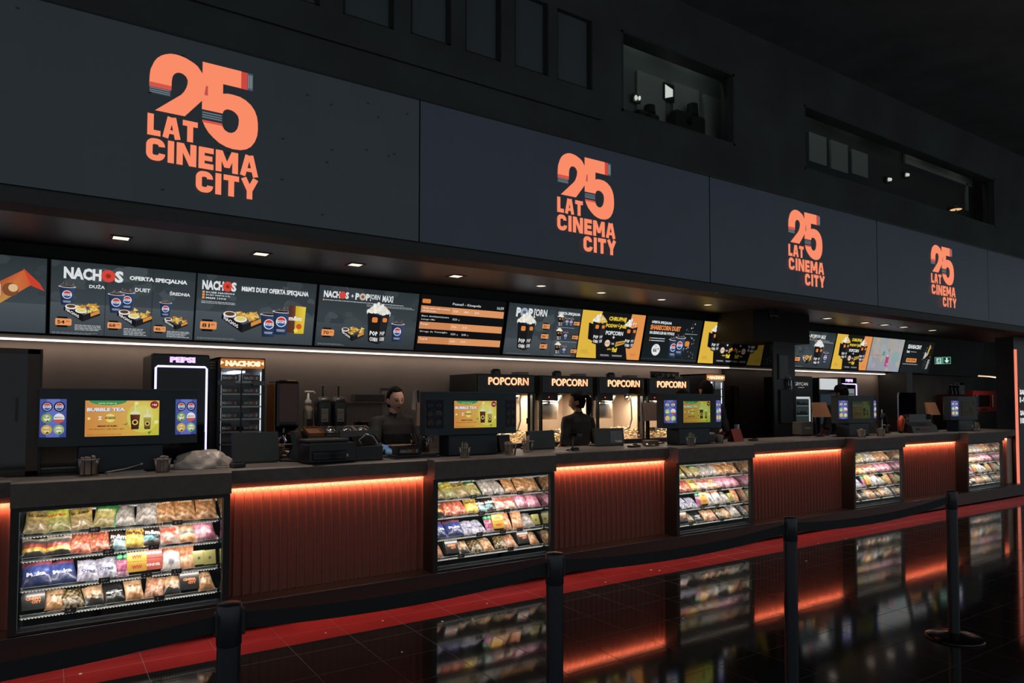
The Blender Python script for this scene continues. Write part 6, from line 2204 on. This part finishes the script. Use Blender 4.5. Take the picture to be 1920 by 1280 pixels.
def hand_mesh(m, wrist, dirv, up, s=1.0, curl=.7, side=1):
    d = Vector(dirv).normalized()
    u = Vector(up)
    u = (u - d * u.dot(d)).normalized()
    w_ = d.cross(u)
    W = Vector(wrist)
    Mx = Matrix(((d.x, w_.x, u.x, W.x), (d.y, w_.y, u.y, W.y), (d.z, w_.z, u.z, W.z), (0, 0, 0, 1)))
    m.M = Mx
    m.ellip((.048 * s, 0, 0), .055 * s, .042 * s, .017 * s, 14, 10)
    for k, (o, L) in enumerate(((-.030, .062), (-.010, .072), (.011, .068), (.030, .054))):
        b = Vector((.088 * s, o * s, 0))
        a1 = curl * .5
        p1 = b + Vector((math.cos(a1), o * 1.5, -math.sin(a1))) * L * .5 * s
        a2 = curl * 1.3
        p2 = p1 + Vector((math.cos(a2), o, -math.sin(a2))) * L * .35 * s
        p3 = p2 + Vector((math.cos(a2 + .5), 0, -math.sin(a2 + .5))) * L * .25 * s
        m.tube([b - Vector((.02 * s, 0, 0)), b, p1, p2, p3], [.010 * s, .010 * s, .009 * s, .0085 * s, .006 * s], 8)
    t0 = Vector((.02 * s, side * .032 * s, 0))
    m.tube([t0, t0 + Vector((.03 * s, side * .026 * s, -.008 * s)), t0 + Vector((.058 * s, side * .030 * s, -.02 * s))], [.013 * s, .011 * s, .008 * s], 8)
    m.M = None


def loft(m, rings, n=20):
    vs = []
    for cx, cy, z, rx, ry in rings:
        for i in range(n):
            a = 2 * PI * i / n
            vs.append((cx + rx * math.copysign(abs(math.cos(a)) ** .85, math.cos(a)), cy + ry * math.copysign(abs(math.sin(a)) ** .85, math.sin(a)), z))
    m.add(vs, [(k * n + i, k * n + (i + 1) % n, (k + 1) * n + (i + 1) % n, (k + 1) * n + i) for k in range(len(rings) - 1) for i in range(n)], True)
    m.add(vs[:n], [tuple(reversed(range(n)))])
    m.add(vs[-n:], [tuple(range(n))])


def person(label, loc, rz, s, head_rot, arms, skin, hair, hairstyle, sleeve, gloves=False, cap=False):
    """one continuous body; shirt, trousers, hair (and gloves) are its children"""
    S = Matrix.Scale(s, 4)
    m = MB()
    loft(m, [(0, 0, .86, .155, .115), (0, 0, .93, .168, .12), (0, 0, 1.05, .138, .10), (0, -.005, 1.16, .148, .105), (0, -.01, 1.28, .168, .115), (0, 0, 1.36, .168, .10), (0, 0.005, 1.405, .125, .078), (0, .008, 1.45, .065, .06)])
    m.tube([(0, .012, 1.40), (0, .004, 1.47), (0, -.008, 1.54)], [.056, .046, .046], 14)
    for sx in (-1, 1):
        m.tube([(sx * .085, 0, .95), (sx * .095, -.005, .70), (sx * .10, -.01, .50), (sx * .10, .005, .30), (sx * .10, .02, .09)], [.095, .082, .060, .055, .040], 14)
        m.ellip((sx * .105, -.05, .045), .042, .12, .045, 14, 8)
    tips = []
    for sx, (sh, el, wr, hd, up) in zip((-1, 1), arms):
        m.tube([(sx * .10, 0, 1.385), Vector(sh), Vector(sh).lerp(Vector(el), .5), Vector(el), Vector(el).lerp(Vector(wr), .35), Vector(wr)], [.055, .060, .048, .042, .041, .028], 14)
        d = Vector(hd) - Vector(wr)
        hand_mesh(m, Vector(wr), d, up, .95, .8, -sx)
        tips.append((Vector(wr), d.normalized()))
    HM = Matrix.Translation((0, -.018, 1.592)) @ Matrix.Rotation(head_rot[0], 4, 'Z') @ Matrix.Rotation(head_rot[1], 4, 'X') @ Matrix.Rotation(head_rot[2], 4, 'Y')
    head_mesh(m, HM)
    tmp = m.build('person', M_BLACK)
    md = tmp.modifiers.new('remesh', 'REMESH')
    md.mode, md.voxel_size, md.use_smooth_shade = 'VOXEL', 0.0055, True
    ms = tmp.modifiers.new('smooth', 'SMOOTH')
    ms.factor, ms.iterations = 0.5, 3
    dg = bpy.context.evaluated_depsgraph_get()
    me = bpy.data.meshes.new_from_object(tmp.evaluated_get(dg))
    bpy.data.objects.remove(tmp)
    body = bpy.data.objects.new('person', me)
    COL.objects.link(body)
    me.materials.clear()
    for mm in (skin, mat('eye_dark', '#1a1210', .3), mat('lips', '#96524a', .5), mat('brow', '#5a3c30', .8)):
        me.materials.append(mm)
    Hi = HM.inverted()
    for p in me.polygons:
        c = Hi @ p.center
        p.use_smooth = True
        if c.length < .2 and c.y < -.05:
            ax = abs(c.x)
            if ((ax - .029) / .012) ** 2 + ((c.z - .008) / .0055) ** 2 < 1:
                p.material_index = 1
            elif ((ax - .031) / .018) ** 2 + ((c.z - .029) / .0036) ** 2 < 1:
                p.material_index = 3
            elif (c.x / .022) ** 2 + ((c.z + .055) / .008) ** 2 < 1:
                p.material_index = 2

    def shell(name, test, off, mtl):
        keep = [p for p in me.polygons if test(p.center)]
        idx = {}
        vs, fs = [], []
        for p in keep:
            f = []
            for v in p.vertices:
                if v not in idx:
                    idx[v] = len(vs)
                    q = me.vertices[v]
                    k = off * (1 + .35 * math.sin(q.co.z * 38 + q.co.x * 21) * math.sin(q.co.y * 30))
                    vs.append(q.co + q.normal * k)
                f.append(idx[v])
            fs.append(f)
        b = MB()
        b.add(vs, fs, True)
        return b.build(name, mtl, body)

    def on_arm(c):
        """how far down an arm a point is: 0 off, 1 upper arm, 2 forearm, 3 hand"""
        best = 0
        for sx, (sh, el, wr, hd, up) in zip((-1, 1), arms):
            sh, el, wr = Vector(sh), Vector(el), Vector(wr)
            if c.x * sx < .0 and (c - wr).length > .3 and (c - el).length > .15:
                continue
            d = (wr - el).normalized()
            along = (c - el).dot(d)
            rad = (c - el - d * along).length
            if along > (wr - el).length - .012 and (c - wr).length < .26:
                best = max(best, 3)
            elif along > 0.0 and rad < .07 and along <= (wr - el).length:
                best = max(best, 2)
            else:
                d = (el - sh).normalized()
                a2 = (c - sh).dot(d)
                if (c - sh - d * a2).length < .075 and a2 > .05:
                    best = max(best, 1)
        return best

    def shirt(c):
        k = on_arm(c)
        if k == 3:
            return False
        if k == 2:
            if sleeve > 1.5:
                return True
            return False
        if k == 1:
            return True
        return .88 < c.z < 1.478 - (.012 if c.y < -.03 and abs(c.x) < .03 else 0)
    M_SHIRT = mat('shirt_black', '#0f0f0f', .85, bump=.3, bscale=90)
    shell('shirt', shirt, .011, M_SHIRT)
    shell('trousers', lambda c: .085 < c.z <= .93 and on_arm(c) == 0, .009, mat('trousers_black', '#121214', .9))
    shell('shoes', lambda c: c.z <= .10, .006, M_BLACKPL)
    if gloves:
        shell('glove', lambda c: on_arm(c) == 3 and (c - Vector(arms[0][2])).length < .22 and (c - Vector(arms[0][2])).length < (c - Vector(arms[1][2])).length, .003, mat('glove_blue', '#4f7fae', .45))
    # hair
    h = MB()
    h.M = HM
    n, q = 30, 20
    vs = []
    for j in range(q + 1):
        th = PI * .74 * j / q
        for i in range(n):
            a = 2 * PI * i / n
            x, y, z = math.sin(th) * math.cos(a), math.sin(th) * math.sin(a), math.cos(th)
            front = max(0, -y)
            k = 1.11 + .012 * math.sin(a * 14)
            zz = z
            if front > .35 and z < .70:
                k = .90
            elif z < .10 and y < .25 and abs(x) > .5:
                k = .94
            if hairstyle == 'short':
                k += .03
            vs.append((x * .074 * k, y * .094 * k * (1 - .25 * max(0, -z)) + .004, zz * .112 * k + .002))
    h.add(vs, [(j * n + i, (j + 1) * n + i, (j + 1) * n + (i + 1) % n, j * n + (i + 1) % n) for j in range(q) for i in range(n)], True)
    if hairstyle == 'bun':
        h.ellip((0, .115, .025), .034, .032, .036, 16, 10)
        h.ellip((0, .095, .02), .03, .03, .03, 12, 8)
    if hairstyle == 'ponytail':
        h.tube([(0, .09, .06), (.01, .135, .05), (.015, .15, .0), (.02, .14, -.07), (.022, .125, -.14), (.02, .115, -.19)], [.022, .030, .034, .032, .024, .006], 12)
    h.M = None
    h.build('hair', hair, body)
    if cap:
        k = MB()
        k.M = HM
        k.lathe([(.090, .045), (.096, .06), (.092, .09), (.07, .125), (.03, .14), (0, .143)], 24, (0, 0.002, 0))
        pts = [(.085 * math.cos(a), -.05 + .13 * math.sin(a) - .03) for a in [PI + PI * i / 10 for i in range(11)]]
        k.add([(x, y, .052) for x, y in pts] + [(x, y, .046) for x, y in pts], [tuple(range(11)), tuple(reversed(range(11, 22)))])
        k.M = None
        k.build('cap', mat('cap_black', '#101011', .8), body)
    body.location = loc
    body.rotation_euler = (0, 0, rz)
    body.scale = (s, s, s)
    return tag(body, label, 'person')


SKIN = mat('skin_light', '#c99c86', .5, spec=.35)
SKIN2 = mat('skin_tan', '#9a6c56', .5, spec=.35)
HAIRB = mat('hair_dark_brown', '#17100d', .85, spec=.15, bump=.3, bscale=120)
HAIRK = mat('hair_black', '#0a0909', .85, spec=.15, bump=.3, bscale=120)
REACH = [((-.185, 0, 1.375), (-.265, -.17, 1.17), (-.245, -.40, 1.165), (-.262, -.50, 1.155), (.25, .1, 1)),
         ((.185, 0, 1.375), (.205, -.20, 1.13), (-.02, -.41, 1.150), (-.11, -.49, 1.142), (-.2, .2, 1))]
person('woman in black shirt with hair tied back and blue glove, holding a nacho tray', (2.70, 6.02, 0), 0, 1.0, (math.radians(2), math.radians(13), math.radians(-4)), REACH, SKIN, HAIRB, 'bun', 2, True)
DOWN = [((-.185, 0, 1.375), (-.255, .02, 1.10), (-.225, -.18, .985), (-.20, -.27, .96), (.3, 0, 1)),
        ((.185, 0, 1.375), (.255, .02, 1.10), (.225, -.18, .985), (.20, -.27, .96), (-.3, 0, 1))]
person('back-turned worker with ponytail and black T-shirt facing the second popcorn machine', (5.235, 6.45, 0), math.radians(186), .985, (math.radians(38), math.radians(10), 0), DOWN, SKIN2, HAIRK, 'ponytail', 1)
person('tall dark-haired person hidden up to the head by the third drink display', (7.42, 6.40, 0), math.radians(165), 1.085, (0, math.radians(6), 0), DOWN, SKIN2, HAIRK, 'short', 1)
person('shorter dark-haired person whose crown peeps over the third drink display', (6.60, 6.05, 0), math.radians(200), 1.005, (0, math.radians(14), 0), DOWN, SKIN2, HAIRK, 'short', 1)
person('person in black cap behind the fourth drink display', (10.42, 6.28, 0), math.radians(150), 1.07, (math.radians(20), math.radians(8), 0), DOWN, SKIN2, HAIRK, 'short', 1, False, True)
